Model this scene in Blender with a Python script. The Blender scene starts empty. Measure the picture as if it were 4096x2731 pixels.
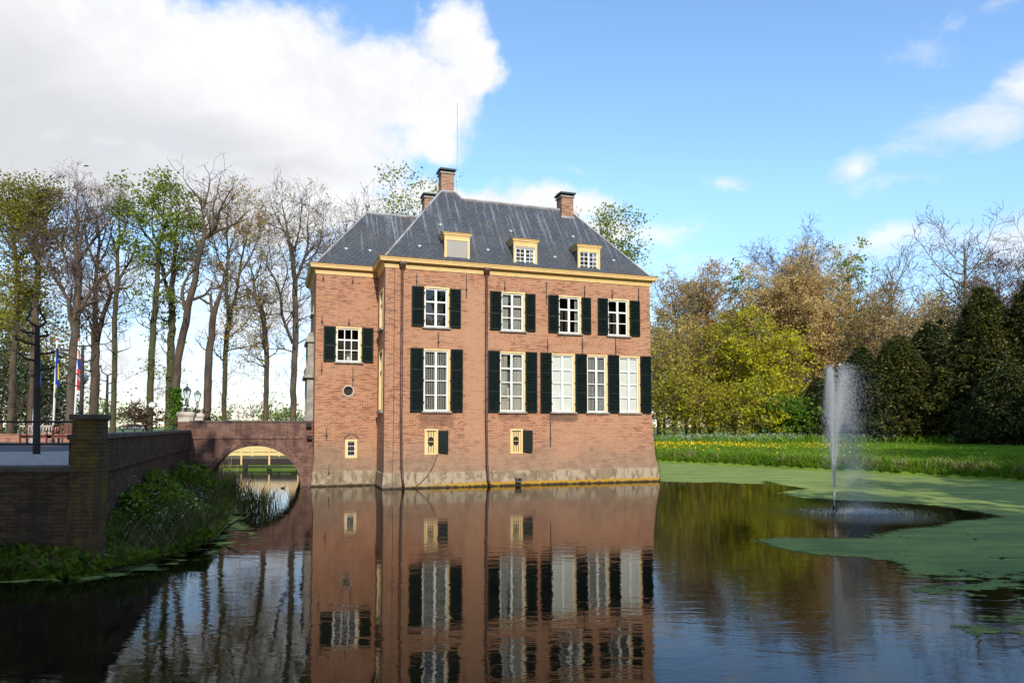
import bpy, bmesh, math, random
import numpy as np
from mathutils import Vector, noise as mnoise

# ------------------------------------------------------------------ camera, sky, sun
scene = bpy.context.scene
COL = scene.collection
R = math.radians
F_PX, CX, CY, PITCH, YAW, EYE = 2776.0, 2048.0, 1561.4, R(2.957), R(18.782), 2.48
HX, HY = -5.092, 27.675                      # front left corner of the house
DS = 4096/2352.0

cam_d = bpy.data.cameras.new("camera")
cam = bpy.data.objects.new("camera", cam_d); COL.objects.link(cam)
cam.location = (0, 0, EYE); cam.rotation_euler = (R(90)+PITCH, 0, 0)
cam_d.sensor_width = 36.0; cam_d.lens = F_PX/4096*36.0
cam_d.shift_y = (CY-1365.5)/4096.0
cam_d.clip_start = 0.1; cam_d.clip_end = 6000
scene.camera = cam

SUN_EL, SUN_AZ = R(30), R(167)               # azimuth clockwise from +Y
sun_dir = Vector((math.sin(SUN_AZ)*math.cos(SUN_EL), math.cos(SUN_AZ)*math.cos(SUN_EL), math.sin(SUN_EL)))
sl = bpy.data.lights.new("sun", 'SUN'); sl.energy = 2.75; sl.angle = R(0.5); sl.color = (1.0, 0.93, 0.80)
so = bpy.data.objects.new("sun", sl); COL.objects.link(so)
so.rotation_euler = sun_dir.to_track_quat('Z', 'Y').to_euler(); so.location = (30, -60, 60)
scene.view_settings.view_transform = 'Standard'; scene.view_settings.look = 'None'
scene.view_settings.gamma = 1.0; scene.view_settings.exposure = 0.85
try: scene.view_settings.use_curve_mapping = False
except Exception: pass
scene.cycles.max_bounces = 6; scene.cycles.transparent_max_bounces = 12
scene.cycles.diffuse_bounces = 3; scene.cycles.glossy_bounces = 3
scene.cycles.caustics_reflective = False; scene.cycles.caustics_refractive = False
scene.cycles.use_denoising = True

def ray(u, v):                                # direction through a point of the photograph (2352 wide)
    a = (u*DS-CX)/F_PX; b = (CY-v*DS)/F_PX; c, s = math.cos(PITCH), math.sin(PITCH)
    return (a, c-b*s, s+b*c)
def at_y(u, v, Y):
    r = ray(u, v); t = Y/r[1]; return Vector((r[0]*t, Y, EYE+r[2]*t))
def at_z(u, v, z):
    r = ray(u, v); t = (z-EYE)/r[2]; return Vector((r[0]*t, r[1]*t, z))
def stereo(u, v):
    r = Vector(ray(u, v)).normalized(); return (r.x/(1+r.y), r.z/(1+r.y))

class NT:                                     # small node-tree writer
    def __init__(s, tree): s.t = tree; s.n = tree.nodes; s.l = tree.links
    def new(s, typ, **kw):
        nd = s.n.new(typ)
        for k, v in kw.items(): setattr(nd, k, v)
        return nd
    def put(s, sock, v):
        if v is None: return
        if hasattr(v, 'is_output'): s.l.new(v, sock)
        elif isinstance(v, (tuple, list)) and len(v) == 3 and sock.type == 'RGBA': sock.default_value = (*v, 1)
        else: sock.default_value = v
    def math(s, op, a, b=None, c=None, clamp=False):
        nd = s.new('ShaderNodeMath', operation=op, use_clamp=clamp)
        for i, v in enumerate((a, b, c)): s.put(nd.inputs[i], v)
        return nd.outputs[0]
    def vmath(s, op, a, b=None, c=None):
        nd = s.new('ShaderNodeVectorMath', operation=op)
        for i, v in enumerate((a, b, c)): s.put(nd.inputs[i], v)
        return nd.outputs['Value'] if op in ('LENGTH', 'DOT_PRODUCT') else nd.outputs[0]
    def noise(s, vec, scale, detail=3, rough=.55, dist=0, out='Fac'):
        nd = s.new('ShaderNodeTexNoise'); s.put(nd.inputs['Vector'], vec)
        nd.inputs['Scale'].default_value = scale; nd.inputs['Detail'].default_value = detail
        nd.inputs['Roughness'].default_value = rough; nd.inputs['Distortion'].default_value = dist
        return nd.outputs[out]
    def mapr(s, v, a, b, c=0., d=1., smooth=True):
        nd = s.new('ShaderNodeMapRange', clamp=True); nd.interpolation_type = 'SMOOTHSTEP' if smooth else 'LINEAR'
        s.put(nd.inputs['Value'], v)
        for k, x in zip(('From Min', 'From Max', 'To Min', 'To Max'), (a, b, c, d)): s.put(nd.inputs[k], x)
        return nd.outputs['Result']
    def mix(s, f, a, b, blend='MIX'):
        nd = s.new('ShaderNodeMix', data_type='RGBA', blend_type=blend)
        s.put(nd.inputs[0], f); s.put(nd.inputs[6], a); s.put(nd.inputs[7], b)
        return nd.outputs[2]
    def xyz(s, v):
        nd = s.new('ShaderNodeSeparateXYZ'); s.put(nd.inputs[0], v); return nd.outputs
    def comb(s, x, y, z):
        nd = s.new('ShaderNodeCombineXYZ')
        for i, v in enumerate((x, y, z)): s.put(nd.inputs[i], v)
        return nd.outputs[0]
    def scale(s, v, k): return s.vmath('MULTIPLY', v, k)

# ---- world: Nishita sky with clouds in fixed directions
w = bpy.data.worlds.new("World"); scene.world = w; w.use_nodes = True
t = NT(w.node_tree); t.n.clear()
sky = t.new('ShaderNodeTexSky'); sky.sky_type = 'NISHITA'; sky.sun_disc = False
sky.sun_elevation = SUN_EL; sky.sun_rotation = SUN_AZ; sky.air_density = 1.0; sky.dust_density = 0.3; sky.ozone_density = 2.5
SKY_K = 0.15
dirv = t.new('ShaderNodeTexCoord').outputs['Generated']
dx, dy, dz = t.xyz(dirv)
den = t.math('MAXIMUM', t.math('ADD', dy, 1.0), 0.02)
P = t.comb(t.math('DIVIDE', dx, den), t.math('DIVIDE', dz, den), 0.0)
warp = t.noise(P, 9.0, 6, .6, 0.3, out='Color')
wv = t.vmath('SUBTRACT', warp, (0.5, 0.5, 0.5))
PW = t.vmath('MULTIPLY_ADD', wv, (0.075, 0.06, 0.0), P)
n_f = t.noise(P, 26.0, 7, .62)
def field(blobs, pos):
    cur = None
    for (u, v, ru, rv, wt) in blobs:
        c = stereo(u, v); k = 1.0/ (F_PX/DS*2)         # 1 px of the photo in stereo units, about
        ix, iy = 1/(ru*k), 1/(rv*k)
        q = t.vmath('MULTIPLY_ADD', pos, (ix, iy, 0.0), (-c[0]*ix, -c[1]*iy, 0.0))
        val = t.math('MULTIPLY_ADD', t.vmath('LENGTH', q), -wt, wt)
        cur = val if cur is None else t.math('MAXIMUM', cur, val)
    return cur
CUMULUS = [(40, 190, 500, 330, 1.0), (330, 180, 320, 210, 1.0), (640, 160, 270, 160, 1.0), (830, 190, 200, 130, .9),
           (1030, 110, 105, 95, .8), (1080, 190, 80, 75, .7), (980, 240, 170, 110, .8), (560, 300, 470, 170, 1.0),
           (200, 380, 420, 130, .8), (980, 320, 120, 70, .7), (700, 400, 330, 90, .7), (130, 20, 330, 160, .9),
           (1150, 480, 320, 75, .85), (640, 480, 420, 110, .8), (1400, 545, 190, 60, .5), (1000, 455, 190, 50, .8),
           (220, 640, 330, 110, .30), (640, 700, 420, 190, .36), (300, 850, 500, 130, .34), (1000, 640, 400, 160, .55)]
WISPS = [(1990, 395, 66, 44, .58), (2040, 430, 100, 26, .30), (2260, 290, 190, 75, .72), (2330, 215, 95, 80, .7), (2140, 105, 110, 50, .5), (2200, 70, 90, 35, .4),
         (2300, 40, 110, 60, .45), (1650, 425, 95, 32, .56), (1320, 385, 75, 18, .35), (1420, 415, 40, 18, .35), (2010, 560, 300, 50, .56), (2330, 560, 260, 80, .7),
         (1480, 540, 130, 50, .64), (540, 8, 120, 22, .3), (2130, 350, 120, 40, .35), (1700, 620, 300, 50, .35), (2100, 420, 160, 24, .28)]
dens = t.math('MULTIPLY_ADD', t.math('SUBTRACT', n_f, 0.5), 0.85, field(CUMULUS, PW))
dens = t.math('MULTIPLY_ADD', t.math('SUBTRACT', t.noise(P, 70.0, 5, .6), .5), .22, dens)
a1 = t.mapr(dens, 0.0, 0.42)
wnoise = t.noise(t.vmath('MULTIPLY', PW, (1.0, 1.9, 1.0)), 14.0, 7, .65)
dw = t.math('MULTIPLY_ADD', t.math('SUBTRACT', wnoise, 0.5), 1.5, field(WISPS, PW))
a2 = t.math('MULTIPLY', t.mapr(dw, 0.10, 0.85), 0.85)
# far from the photographed part of the sky: broken cloud
bn = t.noise(dirv, 2.2, 6, .6)
a3 = t.math('MULTIPLY', t.mapr(bn, 0.50, 0.66), t.mapr(dy, 0.25, -0.1))
alpha = t.math('MAXIMUM', t.math('MAXIMUM', a1, a2), a3)
GREY = [(120, 330, 560, 210, 1.0), (420, 330, 420, 130, .9), (560, 400, 360, 90, .8), (30, 170, 330, 240, .55), (300, 560, 700, 170, .45), (420, 800, 620, 300, 1.2)]
g = t.math('MULTIPLY_ADD', t.math('SUBTRACT', t.noise(PW, 7.0, 4, .5), 0.5), 0.9, field(GREY, PW))
gf = t.mapr(g, 0.0, 0.75)
edge = t.mapr(dens, 0.10, 0.62)
ccol = t.mix(t.math('MULTIPLY', gf, edge), (.575, .575, .58), (.405, .413, .435))
ccol = t.mix(t.mapr(t.noise(PW, 11, 7, .66), .40, .66, 0, .55), ccol, (.44, .455, .485))
skyc = t.vmath('MULTIPLY', sky.outputs[0], (SKY_K*.93, SKY_K*1.02, SKY_K*1.06))
hz = t.mapr(dz, 0.0, 0.34, .56, 1.0)                         # the air above the horizon is not brighter than the cloud
skyc = t.vmath('MULTIPLY', skyc, t.comb(t.math('POWER', hz, .72), t.math('POWER', hz, .95), t.math('POWER', hz, .88)))
final = t.mix(alpha, skyc, ccol)
bg = t.new('ShaderNodeBackground'); t.put(bg.inputs[0], final); bg.inputs[1].default_value = 1.0
t.l.new(bg.outputs[0], t.new('ShaderNodeOutputWorld').inputs[0])

# ------------------------------------------------------------------ materials
MATS = {}
def mat(name, build):
    m = bpy.data.materials.new(name); m.use_nodes = True
    tt = NT(m.node_tree); tt.n.clear()
    out = tt.new('ShaderNodeOutputMaterial')
    build(tt, out); MATS[name] = m; return m
def principled(tt, out, col, rough=.6, bump=None, bdist=.01, metal=0., spec=None):
    b = tt.new('ShaderNodeBsdfPrincipled'); tt.put(b.inputs['Base Color'], col); tt.put(b.inputs['Roughness'], rough)
    b.inputs['Metallic'].default_value = metal
    if spec is not None: b.inputs['Specular IOR Level'].default_value = spec
    if bump is not None:
        bn = tt.new('ShaderNodeBump'); bn.inputs['Distance'].default_value = bdist; bn.inputs['Strength'].default_value = 1.0
        tt.put(bn.inputs['Height'], bump); tt.l.new(bn.outputs[0], b.inputs['Normal'])
    tt.l.new(b.outputs[0], out.inputs[0]); return b
def plain(name, c1, c2, scale=3., rough=.6, bump=0., metal=0., lo=.35, hi=.65, stretch=(1, 1, 1), spec=None, detail=5):
    def f(tt, out):
        o = tt.vmath('MULTIPLY', tt.new('ShaderNodeTexCoord').outputs['Object'], stretch)
        n = tt.noise(o, scale, detail, .6)
        principled(tt, out, tt.mix(tt.mapr(n, lo, hi), c1, c2), rough, n if bump else None, bump, metal, spec)
    return mat(name, f)
def leaf_mat(name, cols, trans=.35, rough=.5):
    def f(tt, out):
        rnd = tt.new('ShaderNodeNewGeometry').outputs['Random Per Island']
        n = tt.noise(tt.new('ShaderNodeTexCoord').outputs['Object'], .8, 3, .6)
        cr = tt.new('ShaderNodeValToRGB'); cr.color_ramp.interpolation = 'LINEAR'
        e = cr.color_ramp.elements
        while len(e) < len(cols): e.new(.5)
        for i, c in enumerate(cols): e[i].position = i/(len(cols)-1); e[i].color = (*c, 1)
        tt.put(cr.inputs[0], tt.math('ADD', tt.math('MULTIPLY', rnd, .6), tt.math('MULTIPLY', tt.mapr(n, .3, .7), .4)))
        d = tt.new('ShaderNodeBsdfPrincipled'); tt.put(d.inputs['Base Color'], cr.outputs[0]); d.inputs['Roughness'].default_value = rough
        d.inputs['Specular IOR Level'].default_value = .25
        tr = tt.new('ShaderNodeBsdfTranslucent'); tt.put(tr.inputs[0], cr.outputs[0])
        mx = tt.new('ShaderNodeMixShader'); mx.inputs[0].default_value = trans
        tt.l.new(d.outputs[0], mx.inputs[1]); tt.l.new(tr.outputs[0], mx.inputs[2]); tt.l.new(mx.outputs[0], out.inputs[0])
    return mat(name, f)

def brick_mat(name, ca, cb, mortar, pale, dark, wear=True, bw=.22, bh=.068, patch=.5, along=None, moss=None, grime_z=None, fixes=False):
    def f(tt, out):
        o = tt.new('ShaderNodeTexCoord').outputs['Object']
        x, y, z = tt.xyz(o)
        h = tt.math('ADD', x, y) if along is None else (x if along == 'x' else y)
        wob = tt.math('MULTIPLY', tt.math('SUBTRACT', tt.noise(o, 1.3, 2), .5), .03)
        v = tt.comb(h, tt.math('ADD', z, wob), 0.0)
        br = tt.new('ShaderNodeTexBrick'); tt.put(br.inputs['Vector'], v)
        br.inputs['Scale'].default_value = 1.0; br.inputs['Brick Width'].default_value = bw; br.inputs['Row Height'].default_value = bh
        br.inputs['Mortar Size'].default_value = .011; br.inputs['Mortar Smooth'].default_value = .2; br.inputs['Bias'].default_value = -.05
        tt.put(br.inputs['Color1'], ca); tt.put(br.inputs['Color2'], cb); tt.put(br.inputs['Mortar'], mortar)
        # single bricks that are much darker or paler than their neighbours
        cell = tt.vmath('MULTIPLY', v, (1/bw*.9, 1/bh, 1)); vor = tt.new('ShaderNodeTexVoronoi'); tt.put(vor.inputs['Vector'], cell); vor.inputs['Scale'].default_value = 1.0
        vr = tt.xyz(vor.outputs['Color'])[0]
        col = tt.mix(tt.mapr(vr, .66, .9, 0, .5), br.outputs['Color'], dark)
        col = tt.mix(tt.mapr(vr, .30, .12, 0, .55), col, pale)
        big = tt.noise(o, .42, 5, .6, .4)
        col = tt.mix(tt.mapr(big, .47, .68, 0, patch), col, pale)
        med = tt.noise(o, 2.4, 5, .7)
        col = tt.mix(tt.mapr(med, .55, .8, 0, .32), col, dark)
        med2 = tt.noise(tt.vmath('ADD', o, (7, 3, 9)), 5.5, 4, .7)
        col = tt.mix(tt.mapr(med2, .50, .75, 0, .5), col, pale)
        if fixes:    # walled-up openings, repointed panels, soot under the sills
            wx = tt.math('ADD', x, tt.math('MULTIPLY', tt.math('SUBTRACT', med, .5), .5)); wz = tt.math('ADD', z, tt.math('MULTIPLY', tt.math('SUBTRACT', med2, .5), .5))
            for (x0, x1, z0, z1, k, c) in ((3.35, 4.15, 1.9, 8.4, .75, pale), (4.3, 5.3, 5.75, 6.35, .7, pale), (7.3, 8.8, 5.75, 6.05, .7, pale), (8.9, 10.0, 5.75, 6.05, .6, pale), (1.4, 2.8, 2.45, 3.05, .6, dark), (7.1, 8.4, 2.7, 3.05, .8, (.07, .05, .04)), (4.8, 6.1, 2.75, 3.05, .5, dark), (6.9, 10.6, 1.0, 2.6, .45, pale), (-2.6, -1.4, .5, 1.6, .5, (.16, .12, .095)), (-2.5, -.2, 6.75, 7.3, .35, pale)):
                q = tt.math('MULTIPLY', tt.math('MULTIPLY', tt.mapr(wx, x0-.06, x0+.06), tt.mapr(wx, x1+.06, x1-.06)), tt.math('MULTIPLY', tt.mapr(wz, z0-.06, z0+.06), tt.mapr(wz, z1+.06, z1-.06)))
                col = tt.mix(tt.math('MULTIPLY', q, k*.8), col, c)
        if wear:     # bleached, washed-out zone above the water
            zn = tt.math('ADD', z, tt.math('MULTIPLY', tt.math('SUBTRACT', big, .5), 2.2))
            col = tt.mix(tt.mapr(zn, 2.4, .5, 0, .78), col, tt.mix(tt.mapr(med, .35, .65), (.33, .225, .155), (.19, .145, .105)))
            strk = tt.noise(tt.vmath('MULTIPLY', o, (5, 5, .5)), 1.0, 4, .6)
            col = tt.mix(tt.mapr(strk, .6, .75, 0, .18), col, dark)
        if moss is not None:
            col = tt.mix(tt.mapr(tt.noise(tt.vmath('MULTIPLY', o, (1.2, 1.2, .7)), 2.6, 5, .65), .40, .70, 0, moss[1]), col, moss[0])
        if grime_z is not None:
            col = tt.mix(tt.mapr(tt.noise(tt.vmath('MULTIPLY', o, (2.5, 2.5, .4)), 1.6, 5, .65), .42, .66, 0, .75), col, grime_z)
        principled(tt, out, col, .88, tt.math('ADD', br.outputs['Fac'], tt.math('MULTIPLY', med, -1.2)), -.006, spec=.25)
    return mat(name, f)

brick_mat('house_brick', (.44, .158, .076), (.29, .093, .050), (.46, .33, .22), (.46, .255, .155), (.11, .052, .038), patch=.6, fixes=True)
brick_mat('chimney_brick', (.36, .16, .09), (.24, .10, .062), (.42, .33, .25), (.40, .23, .15), (.11, .055, .04), wear=False, patch=.3)
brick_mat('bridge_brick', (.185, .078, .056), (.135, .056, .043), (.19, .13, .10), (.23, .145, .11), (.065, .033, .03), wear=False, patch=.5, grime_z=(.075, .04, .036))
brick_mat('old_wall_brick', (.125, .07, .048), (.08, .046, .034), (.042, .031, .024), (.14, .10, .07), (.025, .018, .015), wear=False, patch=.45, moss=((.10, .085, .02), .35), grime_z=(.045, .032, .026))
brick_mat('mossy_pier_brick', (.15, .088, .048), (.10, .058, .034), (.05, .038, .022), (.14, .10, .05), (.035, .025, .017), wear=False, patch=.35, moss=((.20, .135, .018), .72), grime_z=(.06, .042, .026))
brick_mat('low_wall_brick', (.36, .14, .08), (.28, .10, .06), (.34, .26, .2), (.38, .2, .13), (.15, .07, .05), wear=False)
plain('arch_brick', (.46, .25, .15), (.34, .15, .085), 9, .9, .004)
plain('bridge_arch_brick', (.21, .12, .09), (.10, .05, .04), 8, .9, .006)

def plinth(tt, out):
    o = tt.new('ShaderNodeTexCoord').outputs['Object']; x, y, z = tt.xyz(o)
    n1 = tt.noise(o, 1.1, 6, .65, .5); n2 = tt.noise(tt.vmath('MULTIPLY', o, (3, 3, 1)), 2.2, 5, .65)
    col = tt.mix(tt.mapr(n1, .46, .52), (.235, .175, .115), (.36, .285, .20))
    col = tt.mix(tt.mapr(n2, .46, .68, 0, .85), col, (.12, .092, .066))
    zz = tt.math('ADD', z, tt.math('MULTIPLY', tt.math('SUBTRACT', n2, .5), .22))
    lich = tt.math('MULTIPLY', tt.mapr(zz, .21, .13), tt.mapr(tt.math('ADD', x, tt.math('MULTIPLY', n1, 3)), 1.6, 5.5))
    col = tt.mix(tt.math('MULTIPLY', lich, .9), col, (.40, .22, .012))
    col = tt.mix(tt.mapr(zz, .10, .03), col, (.045, .036, .02))
    principled(tt, out, col, .9, n2, .01, spec=.2)
mat('plinth_stucco', plinth)

def slate(tt, out):
    o = tt.new('ShaderNodeTexCoord').outputs['Object']; x, y, z = tt.xyz(o)
    nx_, ny_, nz_ = tt.xyz(tt.new('ShaderNodeTexCoord').outputs['Normal'])
    side = tt.math('GREATER_THAN', tt.math('ABSOLUTE', nx_), tt.math('ABSOLUTE', ny_))
    h = tt.math('ADD', tt.math('MULTIPLY', side, y), tt.math('MULTIPLY', tt.math('SUBTRACT', 1.0, side), x))
    v = tt.comb(h, tt.math('MULTIPLY', z, 1.26), 0.0)
    br = tt.new('ShaderNodeTexBrick'); tt.put(br.inputs['Vector'], v); br.offset = .5
    br.inputs['Scale'].default_value = 1.0; br.inputs['Brick Width'].default_value = .24; br.inputs['Row Height'].default_value = .155
    br.inputs['Mortar Size'].default_value = .014; br.inputs['Mortar Smooth'].default_value = .6
    tt.put(br.inputs['Color1'], (.056, .063, .075)); tt.put(br.inputs['Color2'], (.078, .086, .098)); tt.put(br.inputs['Mortar'], (.026, .029, .034))
    n = tt.noise(o, 1.0, 5, .6)
    col = tt.mix(tt.mapr(n, .45, .7, 0, .6), br.outputs['Color'], (.088, .080, .068))
    # pale lime runs down the slope from the lead of the ridge
    run = tt.noise(tt.comb(tt.math('ADD', tt.math('MULTIPLY', h, 6.2), tt.math('MULTIPLY', tt.noise(o, 3.0, 2), .35)), 0.0, tt.math('MULTIPLY', z, .30)), 1.0, 6, .72)
    grp = tt.noise(tt.comb(tt.math('MULTIPLY', h, .8), 0.0, 3.3), 1.0, 3, .6)
    reach = tt.mapr(tt.math('SUBTRACT', z, tt.math('MULTIPLY', grp, 5.5)), 6.3, 9.0)
    brk = tt.mapr(tt.noise(o, 14, 2), .35, .6, .35, 1)
    mask = tt.math('MULTIPLY', tt.math('MULTIPLY', tt.mapr(run, .512, .61), reach), brk)
    col = tt.mix(tt.math('MULTIPLY', mask, .74), col, (.25, .28, .32))
    principled(tt, out, col, .5, br.outputs['Fac'], -.008, spec=.4)
mat('roof_slate', slate)

plain('ridge_lead', (.34, .35, .37), (.23, .19, .18), 2.2, .55)
plain('cream_paint', (.74, .50, .20), (.66, .43, .17), 2.5, .5, lo=.3, hi=.75)
plain('pale_cream_paint', (.76, .56, .27), (.68, .48, .22), 2.5, .5)
plain('gutter_edge', (.13, .07, .045), (.08, .045, .03), 3, .6)
plain('white_paint', (.80, .79, .76), (.73, .72, .68), 3, .45)
plain('green_black_paint', (.004, .009, .008), (.008, .014, .012), 6, .45, spec=.16)
plain('brown_pipe', (.10, .047, .032), (.065, .03, .022), 5, .5)
plain('black_iron', (.012, .012, .013), (.03, .022, .018), 8, .55)
plain('sill_stone', (.33, .30, .26), (.22, .20, .175), 6, .85, .003)
plain('carved_stone', (.36, .33, .29), (.22, .20, .18), 3, .85, .01)
plain('white_stone', (.55, .49, .41), (.40, .35, .29), 4, .8, .004)
plain('dark_cope', (.075, .06, .052), (.12, .10, .085), 4, .85, .006)
plain('copper_lamp', (.10, .145, .13), (.055, .085, .078), 8, .5)
plain('wrought_iron', (.018, .026, .03), (.03, .04, .045), 9, .5)
plain('screen_cloth', (.34, .315, .285), (.31, .285, .26), 2, .8)
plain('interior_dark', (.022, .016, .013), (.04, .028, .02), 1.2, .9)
plain('curtain_cloth', (.46, .44, .39), (.33, .31, .27), 2, .85, stretch=(6, 6, .3))
plain('slat_grey', (.50, .50, .48), (.42, .42, .40), 1.5, .7)
plain('blind_white', (.80, .80, .78), (.77, .78, .76), 1.5, .6)
plain('lead_white', (.75, .76, .78), (.55, .57, .6), 9, .5)
plain('galvanised', (.45, .46, .47), (.32, .33, .34), 6, .45, metal=.4)
plain('chimney_cap_green', (.010, .035, .030), (.02, .05, .045), 8, .5)
plain('flagpole_white', (.80, .80, .80), (.72, .73, .73), 2, .35)
plain('orange_red', (.55, .06, .03), (.45, .05, .03), 4, .4)
plain('flag_blue', (.012, .05, .33), (.008, .035, .24), 3, .7)
plain('flag_yellow', (.75, .55, .02), (.6, .45, .02), 3, .7)
plain('flag_green', (.02, .07, .03), (.015, .05, .025), 3, .7)
plain('flag_red', (.60, .03, .05), (.5, .025, .04), 3, .7)
plain('flag_white', (.75, .74, .74), (.68, .67, .67), 3, .7)
plain('bench_red_wood', (.16, .035, .022), (.10, .024, .016), 8, .6, stretch=(1, 8, 8))
plain('bench_grey_wood', (.42, .35, .31), (.30, .24, .21), 8, .7, stretch=(1, 8, 8))
plain('sign_black', (.01, .01, .011), (.014, .014, .015), 4, .4)
plain('globe_glass', (.78, .78, .76), (.70, .70, .69), 2, .25)
plain('bark', (.095, .066, .042), (.042, .030, .021), 2.2, .95, .02, stretch=(1, 1, .35))
plain('bark_grey', (.11, .084, .056), (.05, .038, .028), 2.2, .95, .02, stretch=(1, 1, .35))
plain('bark_pale', (.20, .165, .11), (.11, .085, .06), 2.2, .95, .02, stretch=(1, 1, .35))
plain('bark_dark', (.05, .042, .034), (.028, .024, .02), 3, .95, .01, stretch=(1, 1, .4))
plain('bark_mossy', (.070, .055, .032), (.050, .056, .018), 1.6, .95, .02, stretch=(1, 1, .4))
plain('twig_gold', (.32, .225, .115), (.24, .165, .085), 1.5, .9)
plain('twig_purple', (.13, .082, .072), (.095, .06, .054), 1.5, .9)
plain('twig_brown', (.125, .088, .058), (.08, .056, .038), 1.5, .9)
plain('twig_pale', (.20, .155, .10), (.13, .10, .066), 1.5, .9)
leaf_mat('leaf_spring', [(.10, .16, .012), (.19, .26, .02), (.28, .33, .03)], .4)
leaf_mat('leaf_olive', [(.17, .17, .014), (.30, .27, .02), (.42, .36, .03)], .45)
leaf_mat('leaf_moss', [(.09, .095, .010), (.17, .16, .013), (.26, .235, .02)], .4)
leaf_mat('leaf_yellow', [(.28, .29, .012), (.48, .45, .018), (.62, .56, .03)], .45)
leaf_mat('leaf_green', [(.05, .12, .010), (.10, .21, .015), (.17, .30, .025)], .4)
leaf_mat('leaf_tan', [(.42, .29, .11), (.60, .43, .17), (.70, .53, .23)], .45)
leaf_mat('leaf_russet', [(.28, .17, .075), (.42, .27, .11), (.50, .34, .13)], .45)
leaf_mat('leaf_pale_olive', [(.25, .22, .05), (.37, .31, .07), (.46, .37, .11)], .4)
leaf_mat('leaf_purple', [(.07, .032, .03), (.12, .055, .05), (.16, .08, .065)], .3)
leaf_mat('needle_dark', [(.020, .030, .009), (.042, .052, .012), (.078, .082, .018)], .25)
leaf_mat('needle_olive', [(.05, .052, .009), (.105, .098, .014), (.16, .14, .022)], .25)
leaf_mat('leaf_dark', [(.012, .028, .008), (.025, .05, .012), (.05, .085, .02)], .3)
leaf_mat('weed_leaf', [(.055, .105, .008), (.13, .21, .015), (.25, .34, .03)], .4)
leaf_mat('grass_blade', [(.085, .18, .010), (.15, .28, .014), (.24, .36, .025)], .45)
leaf_mat('dry_reed', [(.26, .18, .10), (.36, .26, .15), (.46, .36, .22)], .3)
leaf_mat('reed_green', [(.035, .062, .010), (.07, .10, .018), (.15, .15, .045)], .3)
leaf_mat('dandelion_yellow', [(.65, .42, .010), (.80, .56, .015), (.85, .62, .02)], .2)
leaf_mat('flower_white', [(.60, .63, .52), (.75, .76, .70), (.82, .82, .78)], .3)
leaf_mat('leaf_bronze', [(.06, .035, .018), (.11, .06, .028), (.10, .10, .03)], .3)
def spray(tt, out):
    d = tt.new('ShaderNodeBsdfDiffuse'); tt.put(d.inputs[0], (.86, .88, .90))
    tr = tt.new('ShaderNodeBsdfTranslucent'); tt.put(tr.inputs[0], (.86, .88, .90))
    m = tt.new('ShaderNodeMixShader'); m.inputs[0].default_value = .5
    tt.l.new(d.outputs[0], m.inputs[1]); tt.l.new(tr.outputs[0], m.inputs[2])
    tp = tt.new('ShaderNodeBsdfTransparent'); m2 = tt.new('ShaderNodeMixShader'); m2.inputs[0].default_value = .55
    tt.l.new(m.outputs[0], m2.inputs[1]); tt.l.new(tp.outputs[0], m2.inputs[2]); tt.l.new(m2.outputs[0], out.inputs[0])
mat('water_droplets', spray)
def glass(tt, out):
    fr = tt.new('ShaderNodeFresnel'); fr.inputs[0].default_value = 1.5
    gl = tt.new('ShaderNodeBsdfGlossy'); gl.inputs['Roughness'].default_value = .015; tt.put(gl.inputs[0], (.95, .97, 1))
    o = tt.new('ShaderNodeTexCoord').outputs['Object']
    bn = tt.new('ShaderNodeBump'); bn.inputs['Distance'].default_value = .003; tt.put(bn.inputs['Height'], tt.noise(o, 2.0, 1)); tt.l.new(bn.outputs[0], gl.inputs['Normal'])
    tp = tt.new('ShaderNodeBsdfTransparent'); tt.put(tp.inputs[0], (.88, .91, .90))
    m = tt.new('ShaderNodeMixShader'); tt.put(m.inputs[0], tt.math('MULTIPLY_ADD', fr.outputs[0], 1.2, .0, clamp=True))
    tt.l.new(tp.outputs[0], m.inputs[1]); tt.l.new(gl.outputs[0], m.inputs[2]); tt.l.new(m.outputs[0], out.inputs[0])
mat('window_glass', glass)
FNT = at_z(1917, 1177, 0)
def water(tt, out):
    o = tt.new('ShaderNodeTexCoord').outputs['Object']
    a = tt.noise(tt.vmath('MULTIPLY', o, (1.0, 2.3, 1)), 1.5, 3, .55, .6)
    b = tt.noise(tt.vmath('MULTIPLY', o, (1.3, 2.6, 1)), 5.5, 3, .6, .4)
    calm = tt.mapr(tt.noise(o, .11, 3), .35, .65, .35, 1.15)
    rel = tt.vmath('SUBTRACT', o, (FNT.x+.4, FNT.y, 0)); dist = tt.vmath('LENGTH', rel)
    ring = tt.math('SINE', tt.math('ADD', tt.math('MULTIPLY', dist, 15.0), tt.math('MULTIPLY', b, 5)))
    chop = tt.noise(o, 9.0, 3, .6)
    near = tt.mapr(dist, 3.4, .3)
    h = tt.math('ADD', tt.math('MULTIPLY', tt.math('ADD', tt.math('MULTIPLY', a, 1.0), tt.math('MULTIPLY', b, .16)), calm),
                tt.math('MULTIPLY', near, tt.math('ADD', tt.math('MULTIPLY', ring, .40), tt.math('MULTIPLY', chop, 5.5))))
    bn = tt.new('ShaderNodeBump'); bn.inputs['Distance'].default_value = .0043; tt.put(bn.inputs['Height'], h)
    p = tt.new('ShaderNodeBsdfPrincipled'); tt.put(p.inputs['Base Color'], (.0035, .0038, .0018)); p.inputs['Roughness'].default_value = .02
    p.inputs['IOR'].default_value = 1.27; tt.l.new(bn.outputs[0], p.inputs['Normal'])
    tt.l.new(p.outputs[0], out.inputs[0])
mat('moat_water', water)
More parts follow.
